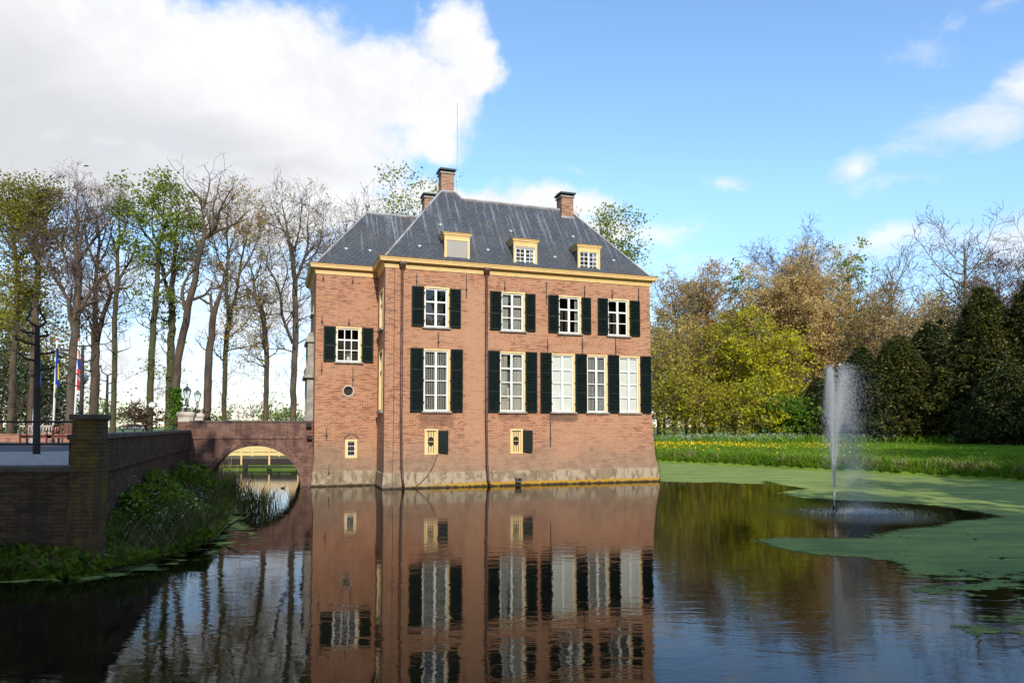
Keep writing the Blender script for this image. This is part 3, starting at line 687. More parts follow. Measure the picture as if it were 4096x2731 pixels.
# dormers
def dormer(x0, x1, label, shade):
    y0 = .13; zb = 9.37; zt2 = 10.36
    f = MB(); fw = .10
    f.box(x0, x0+fw, y0, y0+.08, zb, zt2); f.box(x1-fw, x1, y0, y0+.08, zb, zt2)
    f.box(x0+fw, x1-fw, y0, y0+.08, zb, zb+.05); f.box(x0+fw, x1-fw, y0, y0+.08, zt2-.10, zt2)
    d = f.build('dormer', 'cream_paint', H); d['label'] = label
    yb = (10.5-ZE)/K+E0
    for xx, sgn in ((x0+.02, -1), (x1-.02, 1)):             # cheeks and cornice
        c = MB(); c.face([(xx, y0+.08, zb), (xx, (zt2-ZE)/K+E0, zt2), (xx, y0+.08, zt2)][::-1])
        c.face([(xx+sgn*.01, y0+.08, zb), (xx+sgn*.01, y0+.08, zt2), (xx+sgn*.01, (zt2-ZE)/K+E0+.02, zt2)][::-1])
        c.build('cheek', 'roof_slate', d)
    e = MB(); prev = None
    for (o, z) in ((0, zt2), (.015, zt2+.10), (.05, zt2+.115), (.05, zt2+.16), (.075, zt2+.175), (.085, zt2+.215)):
        if prev: 
            (o0, z0) = prev
            for p, q in ((((x0-o0, y0-o0), (x1+o0, y0-o0)), ((x0-o, y0-o), (x1+o, y0-o))), (((x1+o0, y0-o0), (x1+o0, yb+.1)), ((x1+o, y0-o), (x1+o, yb+.1))), (((x0-o0, yb+.1), (x0-o0, y0-o0)), ((x0-o, yb+.1), (x0-o, y0-o)))):
                e.face([(*p[0], z0), (*p[1], z0), (*q[1], z), (*q[0], z)])
        prev = (o, z)
    e.build('dormer_cornice', 'cream_paint', d)
    r = MB(); r.box(x0-.095, x1+.095, y0-.095, yb+.3, zt2+.216, zt2+.235); r.build('dormer_roof', 'gutter_edge', d)
    xi0, xi1, zi0, zi1 = x0+fw, x1-fw, zb+.05, zt2-.10
    if shade == 'full':
        s = MB(); s.box(xi0+.005, xi1-.005, y0+.02, y0+.03, zi0, zi1-.01); s.build('sun_screen', 'screen_cloth', d)
    else:
        if shade == 'part': s = MB(); s.box(xi0+.005, xi1-.005, y0+.01, y0+.02, zi1-.10, zi1); s.build('sun_screen', 'screen_cloth', d)
        zt3 = zi1-(.10 if shade == 'part' else .0)
        s = MB(); s.box(xi0, xi1, y0+.03, y0+.055, zt3-.03, zt3); s.box(xi0, xi1, y0+.03, y0+.055, zi0, zi0+.05)
        s.box(xi0, xi0+.03, y0+.03, y0+.055, zi0+.05, zt3-.03); s.box(xi1-.06, xi1, y0+.03, y0+.055, zi0+.05, zt3-.03)
        xm = (xi0+xi1)/2-.01; s.box(xm-.04, xm+.04, y0+.03, y0+.055, zi0+.05, zt3-.03)
        for k in (1, 2, 3):
            zz = zi0+.05+(zt3-.03-zi0-.05)*k/4; s.box(xi0+.03, xm-.04, y0+.034, y0+.052, zz-.012, zz+.012); s.box(xm+.04, xi1-.06, y0+.034, y0+.052, zz-.012, zz+.012)
        for a, b in ((xi0+.03, xm-.04), (xm+.04, xi1-.06)): s.box((a+b)/2-.012, (a+b)/2+.012, y0+.036, y0+.05, zi0+.05, zt3-.03)
        s.build('sash', 'white_paint', d)
        g_ = MB(); g_.face([(xi0, y0+.045, zi0), (xi1, y0+.045, zi0), (xi1, y0+.045, zt3), (xi0, y0+.045, zt3)]); g_.build('pane', 'window_glass', d)
        q = MB(); q.face([(xi1-.14, y0+.10, zi0), (xi1-.02, y0+.10, zi0), (xi1-.02, y0+.10, zi1), (xi1-.28, y0+.10, zi1), (xi1-.12, y0+.10, zi0+.3)]); q.build('curtain', 'curtain_cloth', d)
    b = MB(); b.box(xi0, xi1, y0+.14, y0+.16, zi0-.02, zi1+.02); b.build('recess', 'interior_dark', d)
dormer(2.45, 3.54, 'left dormer with its grey sun screen fully drawn down', 'full')
dormer(5.50, 6.58, 'middle dormer with grey screen rolled just below its lintel', 'part')
dormer(8.52, 9.61, 'right dormer with open white casement and no screen', 'none')
# snow hooks on the slates
for x, y, dy in [(1.46, .45, 0), (2.55, 1.43, 0), (4.45, .53, 0), (5.80, 1.45, 0), (7.54, .47, 0), (8.87, 1.47, 0), (10.48, .54, 0), (-1.32, 2.70-WY, WY), (-.30, 2.70-WY, WY)]:
    z = zr(y); m = MB(); yy = y+dy
    m.bar((x, yy+.03, z+.05), (x, yy-.06, z-.04), .035, .012); m.tube([(x-.075, yy-.03, z+.045), (x, yy-.06, z+.02), (x+.075, yy-.03, z+.045)], .018, 6); m.box(x-.018, x+.018, yy-.07, yy-.03, z-.01, z+.07)
    m.build('roof_hook', 'lead_white', H)
# windows
def window(x0, x1, z0, z1, y, cols, rows, inside, label, transom=True, sill=True, jl=.025):
    f = MB(); yy = y+.03; fd = .10
    f.box(x0, x1, y-.012, yy+fd, z1-.07, z1-.004); f.box(x1-.085, x1-.003, y-.012, yy+fd, z0, z1-.07); f.box(x0+.002, x0+jl, y-.012, yy+fd, z0, z1-.07)
    w_ = f.build('window', 'pale_cream_paint', H); w_['label'] = label
    a, b, c, d = x0+jl, x1-.085, z0+.005, z1-.07
    s = MB(); y0, y1 = y+.035, y+.075; st = .055
    s.box(a, a+st, y0, y1, c, d); s.box(b-st, b, y0, y1, c, d); s.box(a+st, b-st, y0, y1, c, c+.06); s.box(a+st, b-st, y0, y1, d-.055, d)
    iw, ih = (b-a-2*st)/cols, (d-c-.115)/rows
    for i in range(1, cols):
        hw = .048 if cols == 2 else .018
        s.box(a+st+iw*i-hw, a+st+iw*i+hw, y0-.008 if cols == 2 else y0+.004, y1, c+.06, d-.055)
    for j in range(1, rows):
        zz = c+.06+ih*j; hh = .032 if (j == rows-1 and transom) else .017
        for i in range(cols):
            e = .05 if cols == 2 else .02
            s.box(a+st+iw*i+(e if i else 0), a+st+iw*(i+1)-(e if i < cols-1 else 0), y0+.006, y1-.004, zz-hh, zz+hh)
    s.build('sash', 'white_paint', w_)
    g_ = MB(); g_.face([(a, y+.06, c), (b, y+.06, c), (b, y+.06, d), (a, y+.06, d)]); g_.build('pane', 'window_glass', w_)
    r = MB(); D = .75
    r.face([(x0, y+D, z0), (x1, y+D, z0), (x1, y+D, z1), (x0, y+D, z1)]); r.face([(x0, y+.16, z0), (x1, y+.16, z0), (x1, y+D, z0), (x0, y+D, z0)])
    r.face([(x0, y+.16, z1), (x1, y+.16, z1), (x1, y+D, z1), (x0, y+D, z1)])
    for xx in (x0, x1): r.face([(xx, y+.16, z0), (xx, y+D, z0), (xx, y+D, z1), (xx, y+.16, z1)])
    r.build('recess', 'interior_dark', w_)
    if sill:
        q = MB(); q.box(x0-.06, x1+.07, y-.09, y+.10, z0-.075, z0-.002); q.build('sill', 'sill_stone', w_, bevel=.008)
    if inside == 'blind':
        q = MB(); q.box(a, b, y+.10, y+.105, c, d); q.build('blind', 'blind_white', w_)
    elif inside == 'slats':
        q = MB(); n = 13
        for i in range(n):
            xx = a+.03+(b-a-.04)*i/n; q.hexa([(xx, y+.15, c), (xx+.028, y+.12, c), (xx+.029, y+.123, c), (xx+.001, y+.153, c), (xx, y+.15, d), (xx+.028, y+.12, d), (xx+.029, y+.123, d), (xx+.001, y+.153, d)])
        q.build('vertical_blind', 'slat_grey', w_)
    elif inside == 'curtain':
        q = MB(); m_ = (a+b)/2
        for lo, hi in ((a-.02, a+(b-a)*.36), (a+(b-a)*.62, b+.02)):
            n = 26; pts = [(lo+(hi-lo)*i/n, y+.17+.018*math.sin(i*1.9)+.01*math.sin(i*.7)) for i in range(n+1)]
            for (p, q1) in zip(pts, pts[1:]): q.face([(*p, c), (*q1, c), (*q1, d), (*p, d)])
        q.build('curtain', 'curtain_cloth', w_)
        if z0 < 4:
            q = MB(); q.box(a, a+(b-a)*.52, y+.3, y+.31, c, c+(d-c)*.42); q.build('room_divider', 'curtain_cloth', w_)
    elif inside == 'half_curtain':
        q = MB(); n = 14; lo, hi = b-.16, b; pts = [(lo+(hi-lo)*i/n, y+.17+.015*math.sin(i*1.9)) for i in range(n+1)]
        for (p, q1) in zip(pts, pts[1:]): q.face([(*p, c), (*q1, c), (*q1, d), (*p, d)])
        q.build('curtain', 'curtain_cloth', w_)
    elif inside == 'flowers':
        q = MB(); q.lathe([(.05, 0), (.08, .1), (.09, .2), (.05, .22)], 10, ((a+b)/2+.03, y+.16, c)); q.build('vase', 'blind_white', w_)
        q = MB(); rr = random.Random(3)
        for i in range(26): 
            px, pz_ = (a+b)/2+.03+rr.gauss(0, .08), c+.30+rr.gauss(0, .06); q.lathe([(.004, -.02), (.028, 0), (.004, .02)], 6, (px, y+.16+rr.gauss(0, .04), pz_))
        q.build('foliage', 'flower_white', w_)
    return w_
UN = ['curtain0', 'curtain', 'half_curtain', 'half_curtain']
ul = ['upper window reflecting trees, left of the drainpipe', 'upper window with net curtains right of the drainpipe', 'upper dark window, third from the left', 'upper dark window nearest the right corner']
for (a, b), k, l in zip(UP, ['none', 'curtain', 'half_curtain', 'none'], ul): window(a, b, *UZ, 0, 2, 3, k, l)
ll = ['tall window with vertical blinds left of the drainpipe', 'tall window with grey curtains right of the drainpipe', 'tall window with closed white blind, left of the two', 'tall window with vertical blinds between two white ones', 'tall window with closed white blind at the right corner']
for (a, b), k, l in zip(LO, ['slats', 'curtain', 'blind', 'slats', 'blind'], ll): window(a, b, *LZ, 0, 2, 4, k, l)
window(-1.75, -.68, 5.20, 6.69, WY, 3, 3, 'flowers', 'nine pane window of the recessed wing')
# louvred shutters
def shutter(x0, x1, z0, z1, y, panels, ajar=.05, hinge=1):
    m = MB(); t0, t1 = y-.075, y-.03; st = .055; xs = (x0, x1)
    m.box(x0, x0+st, t0, t1, z0, z1); m.box(x1-st, x1, t0, t1, z0, z1)
    rails = [z0+(z1-z0)*q for q in panels]
    edges = [z0]+rails+[z1]
    for i, z in enumerate(edges):
        h = .07; za = z if i == 0 else (z-h if i == len(edges)-1 else z-h/2)
        m.box(x0+st, x1-st, t0+.003, t1-.003, za, za+h)
    for i in range(len(edges)-1):
        za, zb = edges[i]+(.07 if i == 0 else .035), edges[i+1]-(.07 if i == len(edges)-2 else .035)
        n = max(3, int((zb-za)/.062))
        for k in range(n):
            zc = za+(zb-za)*(k+.5)/n
            m.hexa([(x0+st, t0+.006, zc-.034), (x1-st, t0+.006, zc-.034), (x1-st, t1-.004, zc+.008), (x0+st, t1-.004, zc+.008), (x0+st, t0+.006, zc-.024), (x1-st, t0+.006, zc-.024), (x1-st, t1-.004, zc+.018), (x0+st, t1-.004, zc+.018)])
    m.face([(x0+st, t1-.002, z0), (x1-st, t1-.002, z0), (x1-st, t1-.002, z1), (x0+st, t1-.002, z1)])
    s = m.build('shutter', 'green_black_paint', H)
    hx = x0-.01 if hinge > 0 else x1+.01
    for q in (.15, .5, .85): h = MB(); h.box(hx-.025, hx+.025, y-.055, y-.015, z0+(z1-z0)*q-.035, z0+(z1-z0)*q+.035); h.build('hinge', 'black_iron', s)
for a, b in [(1.06, 1.575), (4.39, 4.885), (7.03, 7.515), (9.40, 9.895)]: shutter(a, b, 6.55, 8.19, 0, [.42], hinge=-1)
for a, b in [(2.645, 3.12), (5.975, 6.43), (8.615, 9.06), (11.0, 11.50)]: shutter(a, b, 6.55, 8.17, 0, [.42])
for a, b in [(1.02, 1.565), (4.31, 4.825), (6.66, 7.175)]: shutter(a, b, 3.07, 5.66, 0, [.33, .66], hinge=-1)
for a, b in [(2.70, 3.21), (5.99, 6.50), (8.305, 8.845), (9.885, 10.43), (11.515, 12.04)]: shutter(a, b, 3.07, 5.66, 0, [.33, .66])
shutter(-2.25, -1.755, 5.20, 6.68, WY, [.45], hinge=-1); shutter(-.675, -.19, 5.20, 6.68, WY, [.45])
# barred cellar windows with a board shutter each
for (a, b), l in zip(BW, ('left barred cellar window with crescent opening', 'right barred cellar window with grille opening')):
    z0, z1 = BZ; f = MB()
    f.box(a, b, -.012, .10, z1-.075, z1-.003); f.box(a, b, -.012, .10, z0, z0+.07); f.box(a+.003, a+.08, -.012, .10, z0+.07, z1-.075); f.box(b-.08, b-.003, -.012, .10, z0+.07, z1-.075)
    wdw = f.build('cellar_window', 'pale_cream_paint', H); wdw['label'] = l
    m = MB(); xc, zc, rx, rz = (a+b)/2, (z0+z1)/2, .135, .195; n = 28; A_, B_ = (a+.08, z0+.07), (b-.08, z1-.075)
    ring = [(xc+rx*math.cos(2*math.pi*i/n), zc+rz*math.sin(2*math.pi*i/n)) for i in range(n)]
    def onrect(p):
        dx_, dz_ = p[0]-xc, p[1]-zc; k = min(((B_[0]-xc)/abs(dx_)) if abs(dx_) > 1e-6 else 9e9, ((B_[1]-zc)/abs(dz_)) if abs(dz_) > 1e-6 else 9e9); return (xc+dx_*k, zc+dz_*k)
    for i in range(n):
        p, q = ring[i], ring[(i+1) % n]; P_, Q_ = onrect(p), onrect(q)
        m.face([(P_[0], .07, P_[1]), (Q_[0], .07, Q_[1]), (q[0], .07, q[1]), (p[0], .07, p[1])])
        if abs(P_[0]-Q_[0]) > 1e-4 and abs(P_[1]-Q_[1]) > 1e-4:
            cx_ = P_[0] if abs(abs(P_[0]-xc)-(B_[0]-xc)) < 1e-4 else Q_[0]; cz_ = P_[1] if abs(abs(P_[1]-zc)-(B_[1]-zc)) < 1e-4 else Q_[1]
            m.face([(P_[0], .07, P_[1]), (cx_, .07, cz_), (Q_[0], .07, Q_[1])])
    m.bar((xc-rx, .069, zc), (xc+rx, .069, zc), .03, .03); m.bar((xc, .069, zc-rz), (xc, .069, zc+rz), .02, .02)
    m.build('inner_board', 'pale_cream_paint', wdw)
    g = MB()
    for i in range(3): xx = a+.08+(b-a-.16)*(i+1)/4-.0; g.tube([(xx, .035, z0+.05), (xx, .035, z1-.06)], .013, 6)
    g.bar((xc-rx, .12, zc+.06), (xc+rx, .12, zc+.06), .02, .02); g.build('window_bar', 'black_iron', wdw)
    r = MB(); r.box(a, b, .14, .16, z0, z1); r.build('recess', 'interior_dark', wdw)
    s = MB(); x0, x1 = b+.005, b+.40
    s.hexa([(x0, -.05, z0+.06), (x1, -.15, z0+.06), (x1, -.11, z0+.06), (x0, -.01, z0+.06), (x0, -.05, z1-.07), (x1, -.15, z1-.07), (x1, -.11, z1-.07), (x0, -.01, z1-.07)])
    sh = s.build('board_shutter', 'green_black_paint', H)
    q = MB(); q.hexa([(x0+.04, -.075, z0+.22), (x1-.03, -.158, z0+.22), (x1-.03, -.14, z0+.22), (x0+.04, -.05, z0+.22), (x0+.04, -.075, z0+.26), (x1-.03, -.158, z0+.26), (x1-.03, -.14, z0+.26), (x0+.04, -.05, z0+.26)]); q.build('batten', 'green_black_paint', sh)
# small arched cellar window and round window of the wing
a, b, z0, z1 = -1.31, -.82, 1.15, 1.95
f = MB(); y = WY
f.box(a, a+.085, y-.01, y+.09, z0, z1-.01); f.box(b-.085, b, y-.01, y+.09, z0, z1-.01); f.box(a+.085, b-.085, y-.01, y+.09, z0, z0+.09); f.box(a+.085, b-.085, y-.01, y+.09, z1-.095, z1-.01)
sw = f.build('cellar_window', 'pale_cream_paint', H); sw['label'] = 'small latticed cellar window under a brick arch in the wing'
s = MB(); ia, ib, ja, jb = a+.085, b-.085, z0+.09, z1-.095
s.box(ia, ia+.03, y+.02, y+.05, ja, jb); s.box(ib-.03, ib, y+.02, y+.05, ja, jb); s.box(ia+.03, ib-.03, y+.02, y+.05, ja, ja+.03); s.box(ia+.03, ib-.03, y+.02, y+.05, jb-.03, jb)
for k in (1, 2): s.box(ia+.03, ib-.03, y+.024, y+.046, ja+(jb-ja)*k/3-.012, ja+(jb-ja)*k/3+.012)
s.box((ia+ib)/2-.014, (ia+ib)/2+.014, y+.027, y+.043, ja+.03, jb-.03); s.build('sash', 'white_paint', sw)
g = MB()
for k in range(3): g.tube([(ia+(ib-ia)*(k+.5)/3, y-.0, ja), (ia+(ib-ia)*(k+.5)/3, y-.0, jb)], .012, 6)
for k in range(3): g.tube([(ia, y-.005, ja+(jb-ja)*(k+.5)/3), (ib, y-.005, ja+(jb-ja)*(k+.5)/3)], .012, 6)
g.build('window_bar', 'black_iron', sw)
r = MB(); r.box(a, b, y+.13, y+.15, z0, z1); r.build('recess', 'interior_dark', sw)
m = MB(); xc = (a+b)/2; n = 14                                     # brick arch over it
for i in range(n):
    t0, t1 = R(158-136*i/n-1), R(158-136*(i+1)/n+1)
    for_ = [(xc+math.cos(t)*rr*1.05, y-.012, z1-.10+math.sin(t)*rr*.95) for t, rr in ((t0, .27), (t0, .335), (t1, .335), (t1, .27))]
    m.face(for_)
m.build('brick_arch', 'gutter_edge', sw)
rw = MB(); n = 36; xc, zc = -1.21, 3.97                            # round window: plate with round hole, white ring
for i in range(n):
    t0, t1 = 2*math.pi*i/n, 2*math.pi*(i+1)/n
    for (r0, y0_), (r1, y1_) in (((.245, WY+.02), (.245, WY-.02)), ((.245, WY-.02), (.195, WY-.02)), ((.195, WY-.02), (.185, WY+.10))):
        rw.face([(xc+math.cos(t0)*r0, y0_, zc+math.sin(t0)*r0), (xc+math.cos(t1)*r0, y0_, zc+math.sin(t1)*r0), (xc+math.cos(t1)*r1, y1_, zc+math.sin(t1)*r1), (xc+math.cos(t0)*r1, y1_, zc+math.sin(t0)*r1)])
ro = rw.build('round_window', 'white_stone', H)
m = MB(); m.box(xc-.205, xc+.205, WY+.10, WY+.12, zc-.225, zc+.225); m.build('recess', 'interior_dark', ro)
m = MB()
for i in range(n):                                                 # filling of the square hole round the ring
    t0, t1 = 2*math.pi*i/n, 2*math.pi*(i+1)/n
    def sq(tt_): c_, s_ = math.cos(tt_), math.sin(tt_); k = min(.212/max(abs(c_), 1e-6), .235/max(abs(s_), 1e-6)); k = max(k, .2); return (xc+c_*k, zc+s_*k)
    p, q = sq(t0), sq(t1); m.face([(p[0], WY+.003, p[1]), (q[0], WY+.003, q[1]), (xc+math.cos(t1)*.19, WY+.003, zc+math.sin(t1)*.19), (xc+math.cos(t0)*.19, WY+.003, zc+math.sin(t0)*.19)])
m.build('brick_infill', 'house_brick', ro)
# windows seen edge-on: side of the jog and the wing's left face
def side_window(xf, y0, y1, z0, z1, label):
    f = MB(); f.box(xf-.015, xf+.11, y0, y0+.10, z0, z1); f.box(xf-.015, xf+.11, y1-.10, y1, z0, z1); f.box(xf-.012, xf+.11, y0+.10, y1-.10, z1-.08, z1); f.box(xf-.012, xf+.11, y0+.10, y1-.10, z0, z0+.06)
    w_ = f.build('window', 'pale_cream_paint', H); w_['label'] = label
    s = MB(); zm = z0+(z1-z0)*.66
    s.box(xf+.02, xf+.07, y0+.10, y1-.10, zm-.03, zm+.03); s.box(xf+.02, xf+.07, (y0+y1)/2-.04, (y0+y1)/2+.04, z0+.06, z1-.08); s.build('sash', 'white_paint', w_)
    g_ = MB(); g_.face([(xf+.055, y0, z0), (xf+.055, y1, z0), (xf+.055, y1, z1), (xf+.055, y0, z1)]); g_.build('pane', 'window_glass', w_)
    q = MB(); q.face([(xf+.09, y0, z0), (xf+.09, y1, z0), (xf+.09, y1, z1), (xf+.09, y0, z1)]); q.build('curtain', 'curtain_cloth', w_)
    q = MB(); q.box(xf-.10, xf+.10, y0-.06, y1+.06, z0-.10, z0-.003); q.build('sill', 'sill_stone', w_)
side_window(0, *JH[0], 'upper window on the side of the projection'); side_window(0, *JH[1], 'lower tall window on the side of the projection')
side_window(WXL, *LH[0], 'window high on the left face of the wing')
# drainpipes
for x, zb in ((.66, .12), (4.22, .05)):
    m = MB(); m.tube([(x, -.10, 8.86), (x, -.10, 2.6), (x+.03, -.115, 1.0), (x+.06, -.17, zb+.25), (x+.10, -.24, zb)], .052, 10)
    dp = m.build('drainpipe', 'brown_pipe', H, True)
    m = MB(); m.hexa([(x-.06, -.17, 8.86), (x+.06, -.17, 8.86), (x+.06, -.04, 8.86), (x-.06, -.04, 8.86), (x-.13, -.26, 9.02), (x+.13, -.26, 9.02), (x+.13, -.02, 9.02), (x-.13, -.02, 9.02)])
    m.box(x-.14, x+.14, -.27, -.02, 9.022, 9.06); m.box(x-.12, x+.12, -.25, -.03, 9.06, 9.10)
    for sx in (-.09, .09): m.box(x+sx-.035, x+sx+.035, -.25, -.17, 9.10, 9.14)
    m.build('rain_hopper', 'brown_pipe', dp)
    m = MB(); z = 8.2
    while z > .5: m.tube([(x+(.0 if z > 2.6 else .02), -.105, z), (x+(.0 if z > 2.6 else .02), -.105, z+.05)], .062, 10); z -= .92
    m.build('pipe_bracket', 'brown_pipe', dp)
# iron wall ties
for x, za, zb_, y in [(1.26, 8.21, 8.70, 0), (3.36, 7.82, 8.80, 0), (2.18, 5.73, 6.31, 0), (5.05, 8.19, 8.65, 0), (6.95, 7.76, 8.75, 0), (8.77, 8.20, 8.69, 0), (10.12, 8.17, 8.62, 0), (11.46, 8.17, 8.75, 0),
                      (7.0, 5.70, 6.26, 0), (8.65, 5.69, 6.37, 0), (10.28, 5.69, 6.40, 0), (7.12, 1.60, 2.68, 0), (-2.32, 6.70, 7.15, WY), (-1.22, 6.72, 7.05, WY), (-2.31, 4.63, 5.15, WY), (-1.03, 4.15, 4.99, WY),
                      (-2.08, 1.89, 2.41, WY), (-1.96, .33, .90, WY), (-2.30, 8.57, 8.84, WY), (-1.08, 8.51, 8.84, WY)]:
    m = MB(); m.box(x-.014, x+.014, y-.045, y-.008, za, zb_); zc = za+(zb_-za)*.36; m.lathe([(.01, -.04), (.034, -.03), (.034, .03), (.01, .04)], 8, (x, y-.045, zc)); m.build('wall_tie', 'black_iron', H)
m = MB(); m.tube([(.36, -.03, 8.85), (.36, -.03, 1.1), (.33, -.03, .62), (.33, -.12, .0)], .010, 5); m.build('lightning_cable', 'black_iron', H)
m = MB(); m.tube([(2.17, -.03, 1.36), (2.08, -.05, 1.1), (1.95, -.06, .8), (1.75, -.08, .5), (1.5, -.10, .25), (1.2, -.13, .02)], .012, 5); m.build('drain_hose', 'black_iron', H)
m = MB(); m.tube([(12.09, -.03, 3.0), (12.2, -.04, 2.0), (12.27, -.05, 1.2), (12.42, -.06, .62), (12.42, -.12, 0)], .012, 5); m.build('lightning_cable', 'black_iron', H)
m = MB(); m.box(5.50, 5.74, -.26, -.02, .14, .20); m.box(5.50, 5.54, -.26, -.02, .20, .30); m.box(5.70, 5.74, -.26, -.02, .20, .30); m.box(5.54, 5.70, -.20, -.02, .28, .32); m.build('water_spout', 'dark_cope', H)
# segmental relieving arches: a fan of bricks in the wall face
def fan(xc, zc, rx, rz, y, th=.24, a0=22, a1=158, n=26):
    m = MB()
    for i in range(n):
        t0, t1 = R(a0+(a1-a0)*(i+.10)/n), R(a0+(a1-a0)*(i+.90)/n)
        m.hexa([(xc+math.cos(t)*(rx+q), yy, zc+math.sin(t)*(rz+q)) for q in (0, th) for (t, yy) in ((t1, y-.006), (t0, y-.006), (t0, y+.03), (t1, y+.03))])
    m.build('relieving_arch', 'arch_brick', H)
fan(-1.21, 6.62, .62, .38, WY); fan(4.25, 8.02, .52, .42, 0); fan(5.45, 8.12, .72, .30, 0); fan(8.05, 5.86, .75, .25, 0); fan(9.35, 5.86, .72, .25, 0); fan(5.0, 5.72, .72, .42, 0, a0=30, a1=120); fan(5.55, 2.40, .38, .14, 0, .18)
fan(9.25, 8.22, .75, .26, 0)
# stone entrance front on the wing's left face
m = MB(); xf = WXL
m.box(xf-.28, xf, 3.15, 3.55, 2.0, 4.55); m.box(xf-.28, xf, 4.9, 5.3, 2.0, 4.55); m.box(xf-.40, xf, 3.0, 5.45, 4.55, 4.72); m.box(xf-.34, xf, 3.05, 5.4, 4.72, 5.05)
m.box(xf-.26, xf, 3.2, 3.5, 5.05, 6.1); m.box(xf-.26, xf, 4.95, 5.25, 5.05, 6.1); m.box(xf-.34, xf, 3.1, 5.35, 6.1, 6.25)
m.hexa([(xf-.32, 3.15, 6.25), (xf, 3.15, 6.25), (xf, 5.3, 6.25), (xf-.32, 5.3, 6.25), (xf-.20, 3.7, 6.6), (xf, 3.7, 6.6), (xf, 4.75, 6.6), (xf-.20, 4.75, 6.6)])
m.build('stone_portal', 'carved_stone', H, bevel=.02)

# ------------------------------------------------------------------ arched bridge (house frame)
BY0, BY1, BXL, BXR = 2.36, 6.0, -7.32, WXL-.0
BR = thing('arched_brick_bridge', 'dark brick arched bridge between the quay and the house', 'bridge', (HX, HY, 0), YAW)
xc, aw, ah = -4.85, 1.76, 1.68
n = 40
arc = [(xc-aw*math.cos(math.pi*i/n), ah*math.sin(math.pi*i/n)) for i in range(n+1)]
arc = [(xc-aw-.12, -.6)]+[(x-.10*max(0, 1-z/.35)*(1 if x < xc else -1), z) for x, z in arc]+[(xc+aw+.12, -.6)]
m = MB()
zt_b = 1.99
for yy in (BY0, BY1):
    for (p, q) in zip(arc, arc[1:]):
        if abs(q[0]-p[0]) < 1e-6: continue
        m.face([(p[0], yy, p[1]), (q[0], yy, q[1]), (q[0], yy, zt_b), (p[0], yy, zt_b)])
    m.face([(BXL, yy, -.6), (arc[0][0], yy, -.6), (arc[0][0], yy, zt_b), (BXL, yy, zt_b)])
    m.face([(arc[-1][0], yy, -.6), (BXR-.02, yy, -.6), (BXR-.02, yy, zt_b), (arc[-1][0], yy, zt_b)])
for (p, q) in zip(arc, arc[1:]): m.face([(p[0], BY0, p[1]), (p[0], BY1, p[1]), (q[0], BY1, q[1]), (q[0], BY0, q[1])])
m.face([(BXL, BY0, zt_b), (BXR, BY0, zt_b), (BXR, BY1, zt_b), (BXL, BY1, zt_b)])
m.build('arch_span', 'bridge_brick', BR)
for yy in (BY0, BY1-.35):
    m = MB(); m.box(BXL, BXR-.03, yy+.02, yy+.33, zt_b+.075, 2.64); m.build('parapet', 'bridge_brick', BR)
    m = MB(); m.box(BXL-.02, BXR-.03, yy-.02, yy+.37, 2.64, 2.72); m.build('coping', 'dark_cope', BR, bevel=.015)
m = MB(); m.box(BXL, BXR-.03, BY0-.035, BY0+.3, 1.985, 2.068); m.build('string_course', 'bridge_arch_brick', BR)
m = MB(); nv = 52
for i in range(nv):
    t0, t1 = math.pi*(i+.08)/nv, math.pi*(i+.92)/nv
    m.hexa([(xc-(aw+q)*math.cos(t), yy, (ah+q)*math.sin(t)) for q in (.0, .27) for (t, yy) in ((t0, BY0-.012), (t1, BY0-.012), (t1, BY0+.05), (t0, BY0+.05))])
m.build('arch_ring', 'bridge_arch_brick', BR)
for (x, z, lb_) in ((-2.78, 2.53, 'upper'), (-2.74, 2.02, 'lower')):
    m = MB(); m.hexa([(x-.12, BY0-.25, z-.05), (x+.10, BY0-.20, z-.08), (x+.10, BY0-.08, z-.02), (x-.12, BY0-.10, z), (x-.12, BY0-.25, z+.05), (x+.10, BY0-.20, z+.03), (x+.10, BY0-.08, z+.07), (x-.12, BY0-.10, z+.09)])
    m.bar((x, BY0-.15, z), (x, BY0+.02, z-.02), .03, .03)
    tag(m.build('floodlight', 'black_iron', None, loc=(HX, HY, 0), rz=YAW), 'small black floodlight on the bridge beside the house, %s one' % lb_, 'floodlight')
